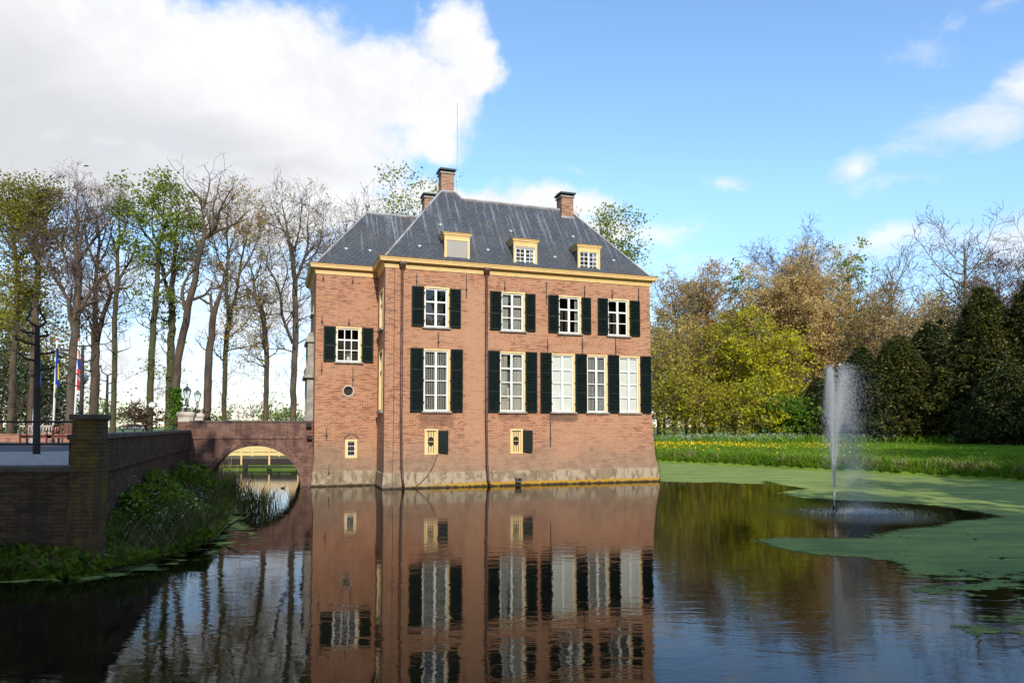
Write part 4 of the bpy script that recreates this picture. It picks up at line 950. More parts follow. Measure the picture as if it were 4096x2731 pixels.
# lantern pillars at the bridge head
def lantern(loc, label):
    r = thing('bridge_lantern', label, 'lantern', loc, YAW, 'ornate lanterns on the bridge pillars'); r.scale = (.58, .58, .58)
    m = MB(); m.lathe([(.035, 0), (.03, .5), (.05, .52), (.03, .56), (.03, .88), (.08, .90), (.10, .94)], 8)
    for k in range(8):                            # scrollwork foot and shoulders
        a = 2*math.pi*k/8; c, s = math.cos(a), math.sin(a)
        pts = [(.03+.03*j/4*0+ (.15+.11*math.cos(2*math.pi*j/12*1.35))*1.0, .16+.12*math.sin(2*math.pi*j/12*1.35)) for j in range(13)]
        m.tube([(c*p, s*p, q) for p, q in pts], .017, 5)
        m.tube([(c*p, s*p, q) for p, q in ((.17, .16), (.22, .20), (.18, .22), (.15, .17))], .014, 5)
    for k in range(4):
        a = math.pi/4+math.pi/2*k; c, s = math.cos(a), math.sin(a)
        m.tube([(c*p, s*p, q) for p, q in ((.03, .48), (.10, .52), (.15, .60), (.12, .67), (.07, .63), (.09, .59))], .016, 5)
        m.tube([(c*p, s*p, q) for p, q in ((.03, .88), (.10, .86), (.16, .78), (.13, .71), (.08, .74), (.10, .79))], .016, 5)
    m.build('scroll_stand', 'wrought_iron', r)
    z0, z1, b, t_ = .95, 1.46, .125, .23
    m = MB()
    for sx, sy in ((1, 1), (1, -1), (-1, -1), (-1, 1)): m.bar((sx*b, sy*b, z0), (sx*t_, sy*t_, z1), .025, .025)
    m.box(-b-.02, b+.02, -b-.02, b+.02, z0-.03, z0); m.build('lantern_frame', 'copper_lamp', r)
    m = MB(); e = .006
    for (p, q) in (((1, 1), (1, -1)), ((1, -1), (-1, -1)), ((-1, -1), (-1, 1)), ((-1, 1), (1, 1))):
        m.face([(p[0]*(b-e), p[1]*(b-e), z0), (q[0]*(b-e), q[1]*(b-e), z0), (q[0]*(t_-e), q[1]*(t_-e), z1), (p[0]*(t_-e), p[1]*(t_-e), z1)])
    m.build('lantern_glass', 'window_glass', r)
    m = MB(); m.lathe([(.012, .96), (.012, 1.22), (.03, 1.24), (.03, 1.36), (.008, 1.38)], 8); m.build('bulb', 'globe_glass', r)
    m = MB(); m.hexa([(-.25, -.25, z1), (.25, -.25, z1), (.25, .25, z1), (-.25, .25, z1), (-.26, -.26, z1+.04), (.26, -.26, z1+.04), (.26, .26, z1+.04), (-.26, .26, z1+.04)])
    m.hexa([(-.24, -.24, z1+.04), (.24, -.24, z1+.04), (.24, .24, z1+.04), (-.24, .24, z1+.04), (-.19, -.19, z1+.16), (.19, -.19, z1+.16), (.19, .19, z1+.16), (-.19, .19, z1+.16)])
    m.hexa([(-.19, -.19, z1+.16), (.19, -.19, z1+.16), (.19, .19, z1+.16), (-.19, .19, z1+.16), (-.10, -.10, z1+.24), (.10, -.10, z1+.24), (.10, .10, z1+.24), (-.10, .10, z1+.24)])
    m.lathe([(.10, .24), (.07, .26), (.08, .29), (.05, .33), (.01, .35)], 10, (0, 0, z1)); m.build('lantern_roof', 'copper_lamp', r)
for (lx, ly, nm) in ((-7.47, 2.62, 'front'), (-7.42, 6.05, 'rear')):
    wx_, wy_ = HX+lx*math.cos(YAW)-ly*math.sin(YAW), HY+lx*math.sin(YAW)+ly*math.cos(YAW)
    p = thing('bridge_pillar', 'brick pillar with pale stone cap at the bridge head, the %s one' % nm, 'pillar', (wx_, wy_, 0), YAW, 'pillars carrying the bridge lanterns')
    m = MB(); m.box(-.27, .27, -.27, .27, 1.55, 2.66); m.build('shaft', 'bridge_brick', p)
    m = MB(); m.box(-.275, .275, -.275, .275, 2.662, 2.78); m.build('stone_block', 'white_stone', p)
    m = MB(); m.lathe([(.39, 2.78), (.40, 2.84), (.43, 2.88), (.47, 2.93), (.47, 3.0), (.40, 3.04), (.38, 3.05)], 4); o = m.build('stone_cap', 'white_stone', p); o.rotation_euler = (0, 0, R(45))
    lantern((wx_, wy_, 3.05), 'green copper lantern on scrolled iron foot, on the %s bridge pillar' % nm)

# ------------------------------------------------------------------ quay walls and pier
wl = thing('quay_wall', 'long dark brick quay wall running from the corner pier to the bridge', 'wall')
d = (WALL_A-WALL_B).normalized(); nrm = Vector((d.y, -d.x, 0)); 
if nrm.x < 0: nrm = -nrm
# local frame: x along the wall
WL = (WALL_A-WALL_B).length; rzw = math.atan2(d.y, d.x); wl.location = WALL_B; wl.rotation_euler = (0, 0, rzw)
# moat side is local -y (right of the direction towards the bridge)
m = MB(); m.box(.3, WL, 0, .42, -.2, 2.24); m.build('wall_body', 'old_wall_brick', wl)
m = MB(); m.box(.3, WL, -.045, .46, 2.242, 2.34); m.build('coping', 'dark_cope', wl, bevel=.012)
m = MB(); m.box(.3, WL, -.045, -.002, 1.62, 1.71); m.build('string_course', 'old_wall_brick', wl)
pier = thing('corner_pier', 'mossy square brick pier with flat cap at the corner of the quay', 'pier', (-7.345, 12.12, 0), R(2))
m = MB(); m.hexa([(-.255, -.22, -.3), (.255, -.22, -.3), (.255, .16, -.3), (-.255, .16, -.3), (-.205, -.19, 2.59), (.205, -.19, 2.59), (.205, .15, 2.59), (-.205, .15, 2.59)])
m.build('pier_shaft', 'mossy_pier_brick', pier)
m = MB(); m.box(-.25, .25, -.235, .19, 2.592, 2.69); m.build('pier_cap', 'dark_cope', pier, bevel=.015)
fw = thing('front_quay_wall', 'low weathered brick quay wall left of the corner pier', 'wall', (-7.56, 12.03, 0), 0)
m = MB(); m.box(-30, -.02, 0, .28, -.3, 1.68); m.build('wall_body', 'old_wall_brick', fw)
m = MB(); m.box(-30, -.02, -.04, .31, 1.682, 1.80); m.build('coping', 'dark_cope', fw, bevel=.02)
rl = thing('iron_railing', 'two black iron rails running left from the corner pier', 'railing', (-7.53, 12.15, 0))
for z in (2.56, 2.17): m = MB(); m.tube([(0, 0, z), (-30, .05, z)], .018, 8); m.build('rail', 'black_iron', rl, True)
for x in (-5.4, -11, -17): m = MB(); m.tube([(x, .01, 1.78), (x, .01, 2.60)], .026, 8); m.build('railing_post', 'black_iron', rl, True)

# ------------------------------------------------------------------ plaza furniture
def flagpole(u, v0, v1, Y, label):
    a = at_y(u[0], v0, Y); b = at_y(u[1], v1, Y); a.z = 1.64
    r = thing('flagpole', label, 'flagpole', a, 0, 'white flagpoles on the forecourt')
    q = b-a
    m = MB(); m.tube([(0, 0, 0), q*.5, q], [.055, .048, .032], 10); m.build('pole', 'flagpole_white', r, True)
    m = MB(); m.lathe([(.01, 0), (.05, .02), (.065, .06), (.045, .10), (.005, .12)], 10, q); m.build('finial', 'orange_red', r, True)
    m = MB(); m.lathe([(.10, 0), (.10, .25), (.07, .28)], 10); m.build('base_collar', 'galvanised', r)
    return a, b
def flag(a, b, f0, f1, label, bands, wd, side=1, seed=0):
    """cloth hanging in folds beside the pole; bands = [(from, to, material)] down the cloth"""
    mats = []; V = []; Fq = []; mi = []
    p0 = a+(b-a)*f0; n, k = 34, 7; rr = random.Random(seed)
    H_ = (b-a).length*(f0-f1)
    for i in range(n+1):
        s = i/n
        for j in range(k+1):
            c = j/k; wv = .30+.70*math.sin(min(1, s*2.2)*1.3)*(.85+.15*math.sin(s*9+seed))
            if s > .8: wv *= 1-(s-.8)*1.6*c
            V.append((p0.x+.045*side+side*c*wd*wv+.02*math.sin(s*7+c*4+seed), p0.y-.05+.09*math.sin(c*9+s*3+seed), p0.z-s*H_*(1-.05*c)-.12*c))
    for i in range(n):
        for j in range(k):
            Fq.append((i*(k+1)+j, i*(k+1)+j+1, (i+1)*(k+1)+j+1, (i+1)*(k+1)+j)); s, c = (i+.5)/n, (j+.5)/k
            for (s0, s1, c0, c1, mm) in bands:
                if s0 <= s < s1 and c0 <= c < c1: break
            if mm not in mats: mats.append(mm)
            mi.append(mats.index(mm))
    me = mesh_np('flag', V, [Fq], mats, mi, True)
    tag(link('flag', me), label, 'flag')
a, b = flagpole((74, 88.5), 1010, 780, 34, 'white flagpole carrying the plain blue flag'); flag(a, b, .88, .50, 'plain blue flag hanging limp behind a tree trunk', [(0, 1, 0, 1, 'flag_blue')], .25, 1, 1)
a, b = flagpole((121, 131), 1015, 782, 34, 'white flagpole carrying the blue and yellow flag'); flag(a, b, .93, .44, 'blue and yellow flag with green tip hanging limp', [(.30, .62, .55, 1, 'flag_yellow'), (.74, .90, 0, .6, 'flag_yellow'), (.80, 1, .5, 1, 'flag_green'), (.9, 1, 0, .5, 'flag_green'), (0, 1, 0, 1, 'flag_blue')], .17, 1, 2)
a, b = flagpole((169, 181), 1005, 783, 34, 'white flagpole carrying the red white and blue flag'); flag(a, b, .92, .48, 'red, white and blue flag hanging limp beside a globe lamp', [(0, .22, 0, .5, 'flag_white'), (0, .25, .5, 1, 'flag_red'), (.25, .45, .2, 1, 'flag_blue'), (.25, .45, 0, .2, 'flag_white'), (.9, 1, 0, 1, 'flag_white'), (.45, .9, 0, 1, 'flag_red')], .17, 1, 3)
def bench(loc, label, back, L=1.55):
    r = thing('park_bench', label, 'bench', loc, 0, 'benches on the forecourt')
    m = MB()
    for i in range(4): m.box(-L/2, L/2, -.42+.12*i, -.32+.12*i, .40, .44)
    m.build('seat', 'bench_red_wood', r)
    m = MB(); m.box(-L/2, L/2, .10, .14, .83, .90); m.box(-L/2, L/2, .06, .10, .50, .55); n = 11
    for i in range(n): x = -L/2+.08+(L-.16)*i/(n-1); m.hexa([(x-.035, .065, .55), (x+.035, .065, .55), (x+.035, .09, .55), (x-.035, .09, .55), (x-.035, .105, .83), (x+.035, .105, .83), (x+.035, .13, .83), (x-.035, .13, .83)])
    m.build('backrest', back, r)
    for s in (-1, 1):
        x = s*(L/2-.03)
        m = MB(); m.box(x-.03, x+.03, -.40, -.34, 0, .62); m.build('leg', 'bench_red_wood', r)
        m = MB(); m.box(x-.03, x+.03, .06, .12, 0, .88); m.build('leg', 'bench_red_wood', r)
        m = MB(); m.box(x-.035, x+.035, -.44, .08, .62, .66); m.build('armrest', 'bench_red_wood', r)
    m = MB(); m.box(-L/2, L/2, -.38, -.34, .30, .40); m.build('apron', 'bench_red_wood', r)
bench((-22.05, 32.6, 1.64), 'wooden bench with weathered grey backrest under the blue flag', 'bench_grey_wood')
bench((-20.75, 32.6, 1.64), 'dark red wooden bench partly hidden by the corner pier', 'bench_red_wood', 1.7)
lw = thing('low_brick_wall', 'low red brick wall behind the benches', 'wall', (-30, 37.4, 0))
m = MB(); m.box(-30, 11.5, 0, .3, 1.6, 2.02); m.build('wall_body', 'low_wall_brick', lw)
m = MB(); m.box(-30, 11.52, -.03, .33, 2.022, 2.08); m.build('coping', 'low_wall_brick', lw)
br = thing('barrier_beam', 'cream painted barrier beam at the far left edge', 'barrier', (-23.9, 31.5, 0))
m = MB(); m.box(-3.2, .25, -.04, .04, 2.02, 2.10); m.build('beam', 'pale_cream_paint', br)
for x in (-2.6, -.1): m = MB(); m.box(x-.04, x+.04, -.035, .035, 1.62, 2.02); m.build('post', 'pale_cream_paint', br)
def globe_lamp(u, v, Y, label, rad=.20):
    p = at_y(u, v, Y); r = thing('globe_lamp', label, 'lamp', (p.x, p.y, 1.63), 0, 'globe lamps on black posts'); h = p.z-1.63
    m = MB(); m.tube([(0, 0, 0), (0, 0, .6), (0, 0, .62), (0, 0, h-rad)], [.055, .055, .04, .035], 10); m.lathe([(.04, h-rad-.05), (.09, h-rad), (.10, h-rad+.05), (.06, h-rad+.07)], 12); m.build('post', 'black_iron', r)
    m = MB(); m.lathe([(rad*math.sin(math.pi*i/12)+.002, h-rad*math.cos(math.pi*i/12)) for i in range(13)], 18); m.build('globe', 'globe_glass', r, True)
globe_lamp(192, 868, 30, 'white globe lamp behind the pollard beside the red flag', .20)
globe_lamp(311, 918, 36, 'clear-topped globe lamp standing behind the name board', .24)
globe_lamp(350, 931, 38, 'small white globe lamp right of the name board', .19)
sg = thing('name_board', 'black name board with white lettering and arched top above the quay wall', 'sign', at_y(305, 981, 34.5), R(0))
m = MB(); 
m.box(-.68, .68, -.03, .03, -.11, .075)
for i in range(16):
    x0, x1 = -.40+.9*i/16, -.40+.9*(i+1)/16; f_ = lambda x: .075+.09*math.sin(math.pi*min(1, max(0, (x+.40)/.9)))**.6
    m.hexa([(x0, -.028, .075), (x1, -.028, .075), (x1, .028, .075), (x0, .028, .075), (x0, -.028, f_(x0)), (x1, -.028, f_(x1)), (x1, .028, f_(x1)), (x0, .028, f_(x0))])
m.build('board', 'sign_black', sg)
for x in (-.5, .5): m = MB(); m.box(x-.03, x+.03, -.0, .05, 1.62-sg.location.z, -.11); m.build('post', 'sign_black', sg)
tc = bpy.data.curves.new('lettering', 'FONT'); tc.body = "Gemeentehuis Neerijnen"; tc.size = .145; tc.extrude = .003; tc.align_x = 'CENTER'; tc.align_y = 'CENTER'
to = bpy.data.objects.new('lettering_tmp', tc); COL.objects.link(to)
bpy.context.view_layer.update()
tm = bpy.data.meshes.new_from_object(to.evaluated_get(bpy.context.evaluated_depsgraph_get()))
bpy.data.objects.remove(to); tm.materials.clear(); tm.materials.append(MATS['white_paint'])
lt = link('lettering', tm, sg, (0, -.034, -.02)); lt.rotation_euler = (R(90), 0, 0); wdt = max(v.co.x for v in tm.vertices)-min(v.co.x for v in tm.vertices); lt.scale = (1.27/wdt, 1.1, 1)
# wrought iron gate leaf and blue parasol by the front pillar
gt = thing('iron_gate', 'ornate wrought iron gate leaf beside the front bridge pillar', 'gate', (-13.42, 28.4, 1.62), R(60))
m = MB(); m.box(-.5, -.45, -.02, .02, 0, .95); m.box(.0, .05, -.02, .02, 0, 1.1); m.box(-.45, 0, -.015, .015, .1, .14); m.box(-.45, 0, -.015, .015, .85, .89)
for i in range(4): m.tube([(-.40+.1*i, 0, .12), (-.40+.1*i, 0, .87)], .012, 5)
for i in range(3): m.tube([(-.35+.12*i+.06*math.cos(a*.9), 0, .5+.12*math.sin(a*.9)) for a in range(8)], .012, 5)
m.build('gate_leaf', 'wrought_iron', gt)

# ------------------------------------------------------------------ footbridge behind the arch
fbz = thing('timber_footbridge', 'low timber footbridge with cream railing seen through the arch', 'footbridge', (-15, 40, 0))
m = MB(); m.box(-6, 5, 0, 1.6, .62, .70); m.build('deck', 'deck_timber', fbz)
m = MB(); m.box(-6, 5, .03, .20, .26, .615); m.build('girder', 'dark_timber', fbz); m = MB(); m.box(-6, 5, .0, .14, .10, .20); m.build('tie_beam', 'dark_timber', fbz)
for x in (-2.2, -.35, 3.4): m = MB(); m.box(x-.09, x+.09, .02, .24, -.8, .26); m.build('pile', 'dark_timber', fbz)
for yy in (-.06, 1.62):
    for z0, z1 in ((1.20, 1.29), (1.03, 1.13), (.82, .92)): m = MB(); m.box(-6, 5, yy, yy+.05, z0, z1); m.build('rail', 'pale_cream_paint', fbz)
    for x in (-5.2, -3.7, -2.1, -.50, 1.10, 2.75, 4.3): m = MB(); m.box(x-.045, x+.045, yy-.052, yy-.002, .28, 1.27); m.build('railing_post', 'pale_cream_paint', fbz)

# ------------------------------------------------------------------ fountain
ft = thing('fountain', 'fountain spraying two tall jets from the moat', 'fountain', (FNT.x, FNT.y, 0))
m = MB(); m.lathe([(.05, -.3), (.10, -.02), (.10, .05), (.06, .08), (.05, .14), (.02, .16)], 12); m.tube([(-.02, 0, .1), (-.04, 0, .24)], .018, 6); m.tube([(.03, 0, .1), (.06, 0, .24)], .018, 6); m.build('nozzle', 'black_iron', ft)
def droplets(P_, S_, Vd):
    """elongated octahedra: centre, size, direction"""
    n = len(P_); d = Vd/np.linalg.norm(Vd, axis=1, keepdims=True)
    ref = np.where(np.abs(d[:, 2:3]) > .9, np.array([[1., 0, 0]]), np.array([[0, 0, 1.]])); a = np.cross(d, ref); a /= np.linalg.norm(a, axis=1, keepdims=True); b = np.cross(d, a)
    s = S_[:, None]; V = np.stack([P_+d*s*2.2, P_-d*s*2.2, P_+a*s, P_-(a*.5)*s+b*s*.87, P_-(a*.5)*s-b*s*.87], 1).reshape(-1, 3)
    base = (np.arange(n)*5)[:, None]; f = []
    for q in ((0, 2, 3), (0, 3, 4), (0, 4, 2), (1, 3, 2), (1, 4, 3), (1, 2, 4)): f.append(base+np.array(q)[None])
    return V, np.concatenate(f)
r = np.random.default_rng(5)
Ps, Ss, Vs = [], [], []
for vx, vz, n, wnd, sp, tmax in ((-.10, 8.85, 34000, .16, .030, 1.45), (.30, 8.95, 20000, .62, .045, 1.55)):
    tt_ = np.concatenate([r.uniform(0, tmax, int(n*.6)), np.clip(r.normal(.72, .26, int(n*.4)), .02, tmax)]); n = len(tt_)
    v0 = vz*np.clip(1-np.abs(r.normal(0, .11, n)), .55, 1.0); vxx = vx+r.normal(0, sp, n); vy = r.normal(0, sp*1.5, n); ac = np.abs(r.normal(0, 1, n))*wnd
    wd_ = .006+.10*tt_**1.4*(.25+5*np.clip(1-v0/vz, 0, .3)); x = vxx*tt_+.5*ac*tt_**2+r.normal(0, 1, n)*wd_; y = vy*tt_+r.normal(0, 1, n)*wd_
    z = .2+v0*tt_-4.905*tt_**2+r.normal(0, 1, n)*(.02+.05*tt_); ok = z > .02
    Ps.append(np.stack([x, y, z], 1)[ok]); Vs.append(np.stack([vxx+ac*tt_, vy, v0-9.81*tt_+.01], 1)[ok]); Ss.append((r.uniform(.003, .0065, n)*(1.15-.35*np.clip(tt_/1.5, 0, 1)))[ok])
n = 52000; tt_ = r.uniform(0, 1, n)**1.15*2.6; x0_ = r.uniform(-.05, .55, n); z = r.uniform(2.3, 3.9, n)-x0_*.3-1.45*tt_; x = x0_+r.normal(0, .07, n)+tt_*np.abs(r.normal(.24, .16, n)); ok = z > .03
Ps.append(np.stack([x, r.normal(0, .2, n), z], 1)[ok]); Vs.append(np.tile([[.3, 0, -1.4]], (ok.sum(), 1))); Ss.append(r.uniform(.002, .0042, n)[ok])
V, F_ = droplets(np.concatenate(Ps), np.concatenate(Ss), np.concatenate(Vs)); link('water_spray', mesh_np('water_spray', V, [F_], ('water_droplets',)), ft)
n = 2600; ang = r.uniform(0, 6.28, n); rad = np.abs(r.normal(0, .55, n)); P_ = np.stack([.85+rad*np.cos(ang)*1.5, -.15+rad*np.sin(ang)*.7, np.abs(r.normal(0, .05, n))+.01], 1)
V, F_ = droplets(P_, r.uniform(.004, .011, n), np.tile([[.2, .1, 1.]], (n, 1))); link('splash', mesh_np('splash', V, [F_], ('water_droplets',)), ft)

# ------------------------------------------------------------------ birds
p = at_z(650, 1121, 0); du = thing('duck', 'small black waterbird swimming beyond the bridge arch', 'duck', (p.x, p.y, -.01)); du.scale = (.5, .5, .5)
m = MB(); m.tube([(-.20, 0, .07), (-.14, 0, .06), (-.05, 0, .05), (.06, 0, .05), (.13, 0, .06), (.16, 0, .09)], [.012, .05, .085, .08, .05, .03], 10)
m.tube([(.12, 0, .08), (.15, 0, .15), (.16, 0, .20), (.20, 0, .215), (.24, 0, .20)], [.035, .027, .036, .034, .008], 8); m.build('body', 'duck_black', du, True)
p = at_y(198, 382, 40); bd = thing('bird', 'dark bird gliding in the sky above the left trees', 'bird', p)
m = MB(); m.tube([(-.16, 0, 0), (-.05, 0, .02), (.08, 0, .02), (.16, 0, 0)], [.01, .045, .04, .01], 8)
m.hexa([(-.06, .02, .02), (.06, .02, .02), (.0, .28, .10), (-.06, .28, .10), (-.06, .02, .035), (.06, .02, .035), (.0, .28, .11), (-.06, .28, .11)])
m.hexa([(-.06, -.02, .02), (.06, -.02, .02), (.05, -.22, -.08), (-.03, -.22, -.08), (-.06, -.02, .035), (.06, -.02, .035), (.05, -.22, -.07), (-.03, -.22, -.07)]); m.build('body', 'duck_black', bd)

# ------------------------------------------------------------------ trees and plants
class Tree:
    """collects branch polylines (points, radii) sorted into stem and twig sets, and twig tips for leaves"""
    def __init__(s, seed): s.r = random.Random(seed); s.stem = []; s.twig = []; s.tips = []
    def grow(s, p, d, L, rad, lev, P):
        r = s.r; seg = P['seg'][lev]; n = max(2, int(L/seg+.5)); g = P['gnarl'][lev]; up = P['up'][lev]
        px, py, pz_ = p; dx_, dy_, dz_ = d; pts = [(px, py, pz_)]; rad_ = [rad]; kids = []
        for i in range(n):
            dx_ += r.gauss(0, g); dy_ += r.gauss(0, g); dz_ += r.gauss(0, g)+up
            q = 1/math.sqrt(dx_*dx_+dy_*dy_+dz_*dz_+1e-9); dx_ *= q; dy_ *= q; dz_ *= q
            px += dx_*seg; py += dy_*seg; pz_ += dz_*seg
            pts.append((px, py, pz_)); rad_.append(max(P['rmin'], rad*(1-.82*(i+1)/n)))
            kids.append((px, py, pz_, dx_, dy_, dz_, rad_[-1], (i+1)/n))
        (s.twig if lev >= P['split'] else s.stem).append((pts, rad_))
        if lev >= P['tipl']: s.tips.append(pts[-1]); 
        if lev >= P['tipl'] and n > 2: s.tips.append(pts[n//2])
        if lev < P['max']:
            nc = P['kids'][lev]*L
            for c in range(int(nc)+(1 if r.random() < nc % 1 else 0)):
                k = kids[min(len(kids)-1, int((r.random()**.8)*len(kids)))]
                if k[7] < P['bare'][lev]: continue
                s.child(k, L*P['ratio'][lev]*(1.15-.55*k[7])*r.uniform(.6, 1.25), min(k[6]*.8, rad*.62), lev+1, P)
    def child(s, k, L, rad, lev, P):
        r = s.r; a = R(r.uniform(*P['ang'][lev-1])); th = r.uniform(0, 6.283)
        d = Vector(k[3:6]); o = d.orthogonal().normalized(); o2 = d.cross(o); v = d*math.cos(a)+(o*math.cos(th)+o2*math.sin(th))*math.sin(a)
        s.grow(k[:3], (v.x, v.y, v.z), L, rad, lev, P)
    def stems(s, lines, P, start=.35, dens=1.0, L0=(1.8, 3.6), top=None):
        """hand-laid stems: lists of (point, radius); side branches sprout from them"""
        r = s.r
        for li, pl in enumerate(lines):
            pts = [Vector(p) for p, _ in pl]; rad = [q for _, q in pl]; P2, R2 = [], []
            for i in range(len(pts)-1):               # Catmull-Rom, finer and slightly wavy
                p0, p1, p2, p3 = pts[max(i-1, 0)], pts[i], pts[i+1], pts[min(i+2, len(pts)-1)]
                L = (p2-p1).length; n = max(2, int(L/.45))
                for j in range(n):
                    q = j/n; q2, q3 = q*q, q*q*q
                    v = .5*((2*p1)+(p2-p0)*q+(2*p0-5*p1+4*p2-p3)*q2+(3*p1-p0-3*p2+p3)*q3)
                    rr = rad[i]+(rad[i+1]-rad[i])*q
                    if P2: v = v+Vector((r.gauss(0, 1), r.gauss(0, 1), 0))*min(.03, rr*.10)
                    P2.append(v); R2.append(rr)
            P2.append(pts[-1]); R2.append(rad[-1])
            s.stem.append(([tuple(v) for v in P2], R2))
            zs = P2[0].z; n = len(P2); cum = 0; tot = sum((P2[i+1]-P2[i]).length for i in range(n-1))
            for i in range(1, n):
                L = (P2[i]-P2[i-1]).length; cum += L; f = cum/tot
                if li == 0 and f < start: 
                    dk = .8
                else: dk = 1.0
                cnt = dens*L*1.35*dk
                for c in range(int(cnt)+(1 if r.random() < cnt % 1 else 0)):
                    d = (P2[i]-P2[i-1]).normalized()
                    s.child((*P2[i], *d, R2[i], f), r.uniform(*L0)*(1.15-.6*f)*(.55 if dk < 1 else 1), min(R2[i]*.5, .05 if dk == 1 else .016), 1, P)
            d = (P2[-1]-P2[-2]).normalized()
            s.grow(tuple(P2[-1]), tuple(d), r.uniform(*L0)*.6, R2[-1]*.9, 1, P); s.grow(tuple(P2[-1]), (d.x+r.gauss(0, .4), d.y+r.gauss(0, .4), d.z), r.uniform(*L0)*.6, R2[-1]*.8, 1, P)

BARE = dict(seg=[.5, .34, .26, .20, .16], gnarl=[.2, .22, .22, .20, .2], up=[.03, .07, .08, .07, .06], kids=[1.4, 2.8, 4.0, 3.6], ratio=[.5, .52, .56, .55],
            bare=[.3, .15, .1, .1], ang=[(35, 75), (25, 60), (20, 55), (18, 50)], rmin=.0085, split=2, tipl=3, max=4)
BUD = dict(BARE, kids=[1.4, 3.0, 4.4, 0], max=3, tipl=2)
OPEN = dict(BARE, kids=[1.2, 2.2, 2.6, 2.2], gnarl=[.2, .28, .28, .25, .2], rmin=.0095)
FAR = dict(BARE, seg=[.8, .6, .45, .3, .2], kids=[1.1, 1.5, 2.0, 0], max=3, tipl=2, rmin=.014)

def tubes(polys, sides):
    """all polylines into one vertex / quad set"""
    groups = {}
    for pts, rad in polys: groups.setdefault(len(pts), []).append((pts, rad))
    Vs, Fs, base = [], [], 0
    for n, lst in groups.items():
        P_ = np.array([a for a, _ in lst], np.float64); R_ = np.array([b for _, b in lst]); m = len(lst)
        D = np.empty_like(P_); D[:, 1:-1] = P_[:, 2:]-P_[:, :-2]; D[:, 0] = P_[:, 1]-P_[:, 0]; D[:, -1] = P_[:, -1]-P_[:, -2]
        D /= np.linalg.norm(D, axis=2, keepdims=True)+1e-9
        ref = np.where(np.abs(D[:, :1, 2:3]) > .85, np.array([1., .13, 0]), np.array([.1, .1, 1.]))
        A_ = np.cross(D, np.broadcast_to(ref, D.shape)); A_ /= np.linalg.norm(A_, axis=2, keepdims=True)+1e-9; B_ = np.cross(D, A_)
        an = np.arange(sides)*2*math.pi/sides
        V = P_[:, :, None, :]+R_[:, :, None, None]*(A_[:, :, None, :]*np.cos(an)[None, None, :, None]+B_[:, :, None, :]*np.sin(an)[None, None, :, None])
        Vs.append(V.reshape(-1, 3)); i = np.arange(m*n*sides).reshape(m, n, sides)+base
        j = np.roll(i, -1, 2); Fs.append(np.stack([i[:, :-1], j[:, :-1], j[:, 1:], i[:, 1:]], -1).reshape(-1, 4)); base += m*n*sides
    return np.concatenate(Vs), np.concatenate(Fs)
def leaf_quads(C, size, rg, flat=.0, asp=1.5, nrm_up=.35, dirs=None):
    n = len(C); N = rg.normal(0, 1, (n, 3)); N[:, 2] += nrm_up*np.sign(rg.normal(.6, 1, n))*2; N /= np.linalg.norm(N, axis=1, keepdims=True)
    T = rg.normal(0, 1, (n, 3)) if dirs is None else dirs+rg.normal(0, .35, (n, 3)); T -= N*(T*N).sum(1, keepdims=True); T /= np.linalg.norm(T, axis=1, keepdims=True)+1e-9; B_ = np.cross(N, T)
    S = (size*rg.uniform(.6, 1.35, n))[:, None]
    V = np.stack([C-T*S*asp*.5, C+B_*S*.5-T*S*.08, C+T*S*asp*.5, C-B_*S*.5-T*S*.08], 1).reshape(-1, 3)
    return V, np.arange(n*4).reshape(-1, 4)
def put_tree(name, label, base, T, bark, twig, leaves, group, cat='tree', sides=7, leaf_seed=1):
    """leaves: list of (material, count, size, spread, keep) """
    base = Vector(base); root = thing(name, label, cat, base, 0, group)
    V, F_ = tubes(T.stem, sides); link('trunk', mesh_np('trunk', V-np.array(base), [F_], (bark,), None, True), root)
    V, F_ = tubes(T.twig, 3); link('crown', mesh_np('crown', V-np.array(base), [F_], (twig,)), root)
    rg = np.random.default_rng(leaf_seed); tips = np.array(T.tips)
    for (m_, cnt, size, spread, keep) in leaves:
        tp = tips[keep(tips)] if keep is not None else tips
        if not len(tp): continue
        if cnt >= 4 and size >= .2: tp = tp[rg.random(len(tp)) < .26]; cnt *= 3.4; spread *= 1.25
        C = np.repeat(tp, max(1, int(math.ceil(cnt))), 0)
        if cnt < 1: C = C[rg.random(len(C)) < cnt]
        C = C+rg.normal(0, 1, C.shape)*np.array([spread, spread, spread*.62]); V, F_ = leaf_quads(C, size, rg); link('foliage', mesh_np('foliage', V-np.array(base), [F_], (m_,)), root)
    return root

# -- the tall trees on the left, stems laid out as they stand (u, v, width) in the zoomed photograph frame
def zpt(a, b): return (a*.3174, 344.5+b*.3174)
def lay(lines, Y, seed, depth=1.0):
    rr = random.Random(seed); out = []; main = []
    for li, ln in enumerate(lines):
        u0, v0 = zpt(ln[0][0], ln[0][1])
        off = 0 if li == 0 else min(main, key=lambda q: (q[0]-ln[0][0])**2+(q[1]-ln[0][1])**2)[2]
        drift = 0 if li == 0 else rr.uniform(-1, 1)*depth*.9
        pl = []
        for i, (a, b, wd) in enumerate(ln):
            yy = Y+off+drift*i*.55; u, v = zpt(a, b); pl.append((at_y(u, v, yy), max(.012, wd*.3174*DS/F_PX*yy*.5)))
            main.append((a, b, yy-Y))
        if li == 0:
            p, q = pl[0]; pl.insert(0, (Vector((p.x+(p.x-pl[1][0].x)*.15, p.y, 1.55)), q*1.25)); p2 = pl[0][0].lerp(p, .35); pl.insert(1, (p2, q*1.05))
        out.append(pl)
    return out
def above(z): return lambda t_: t_[:, 2] > z
GL = 'tall trees beyond the forecourt'
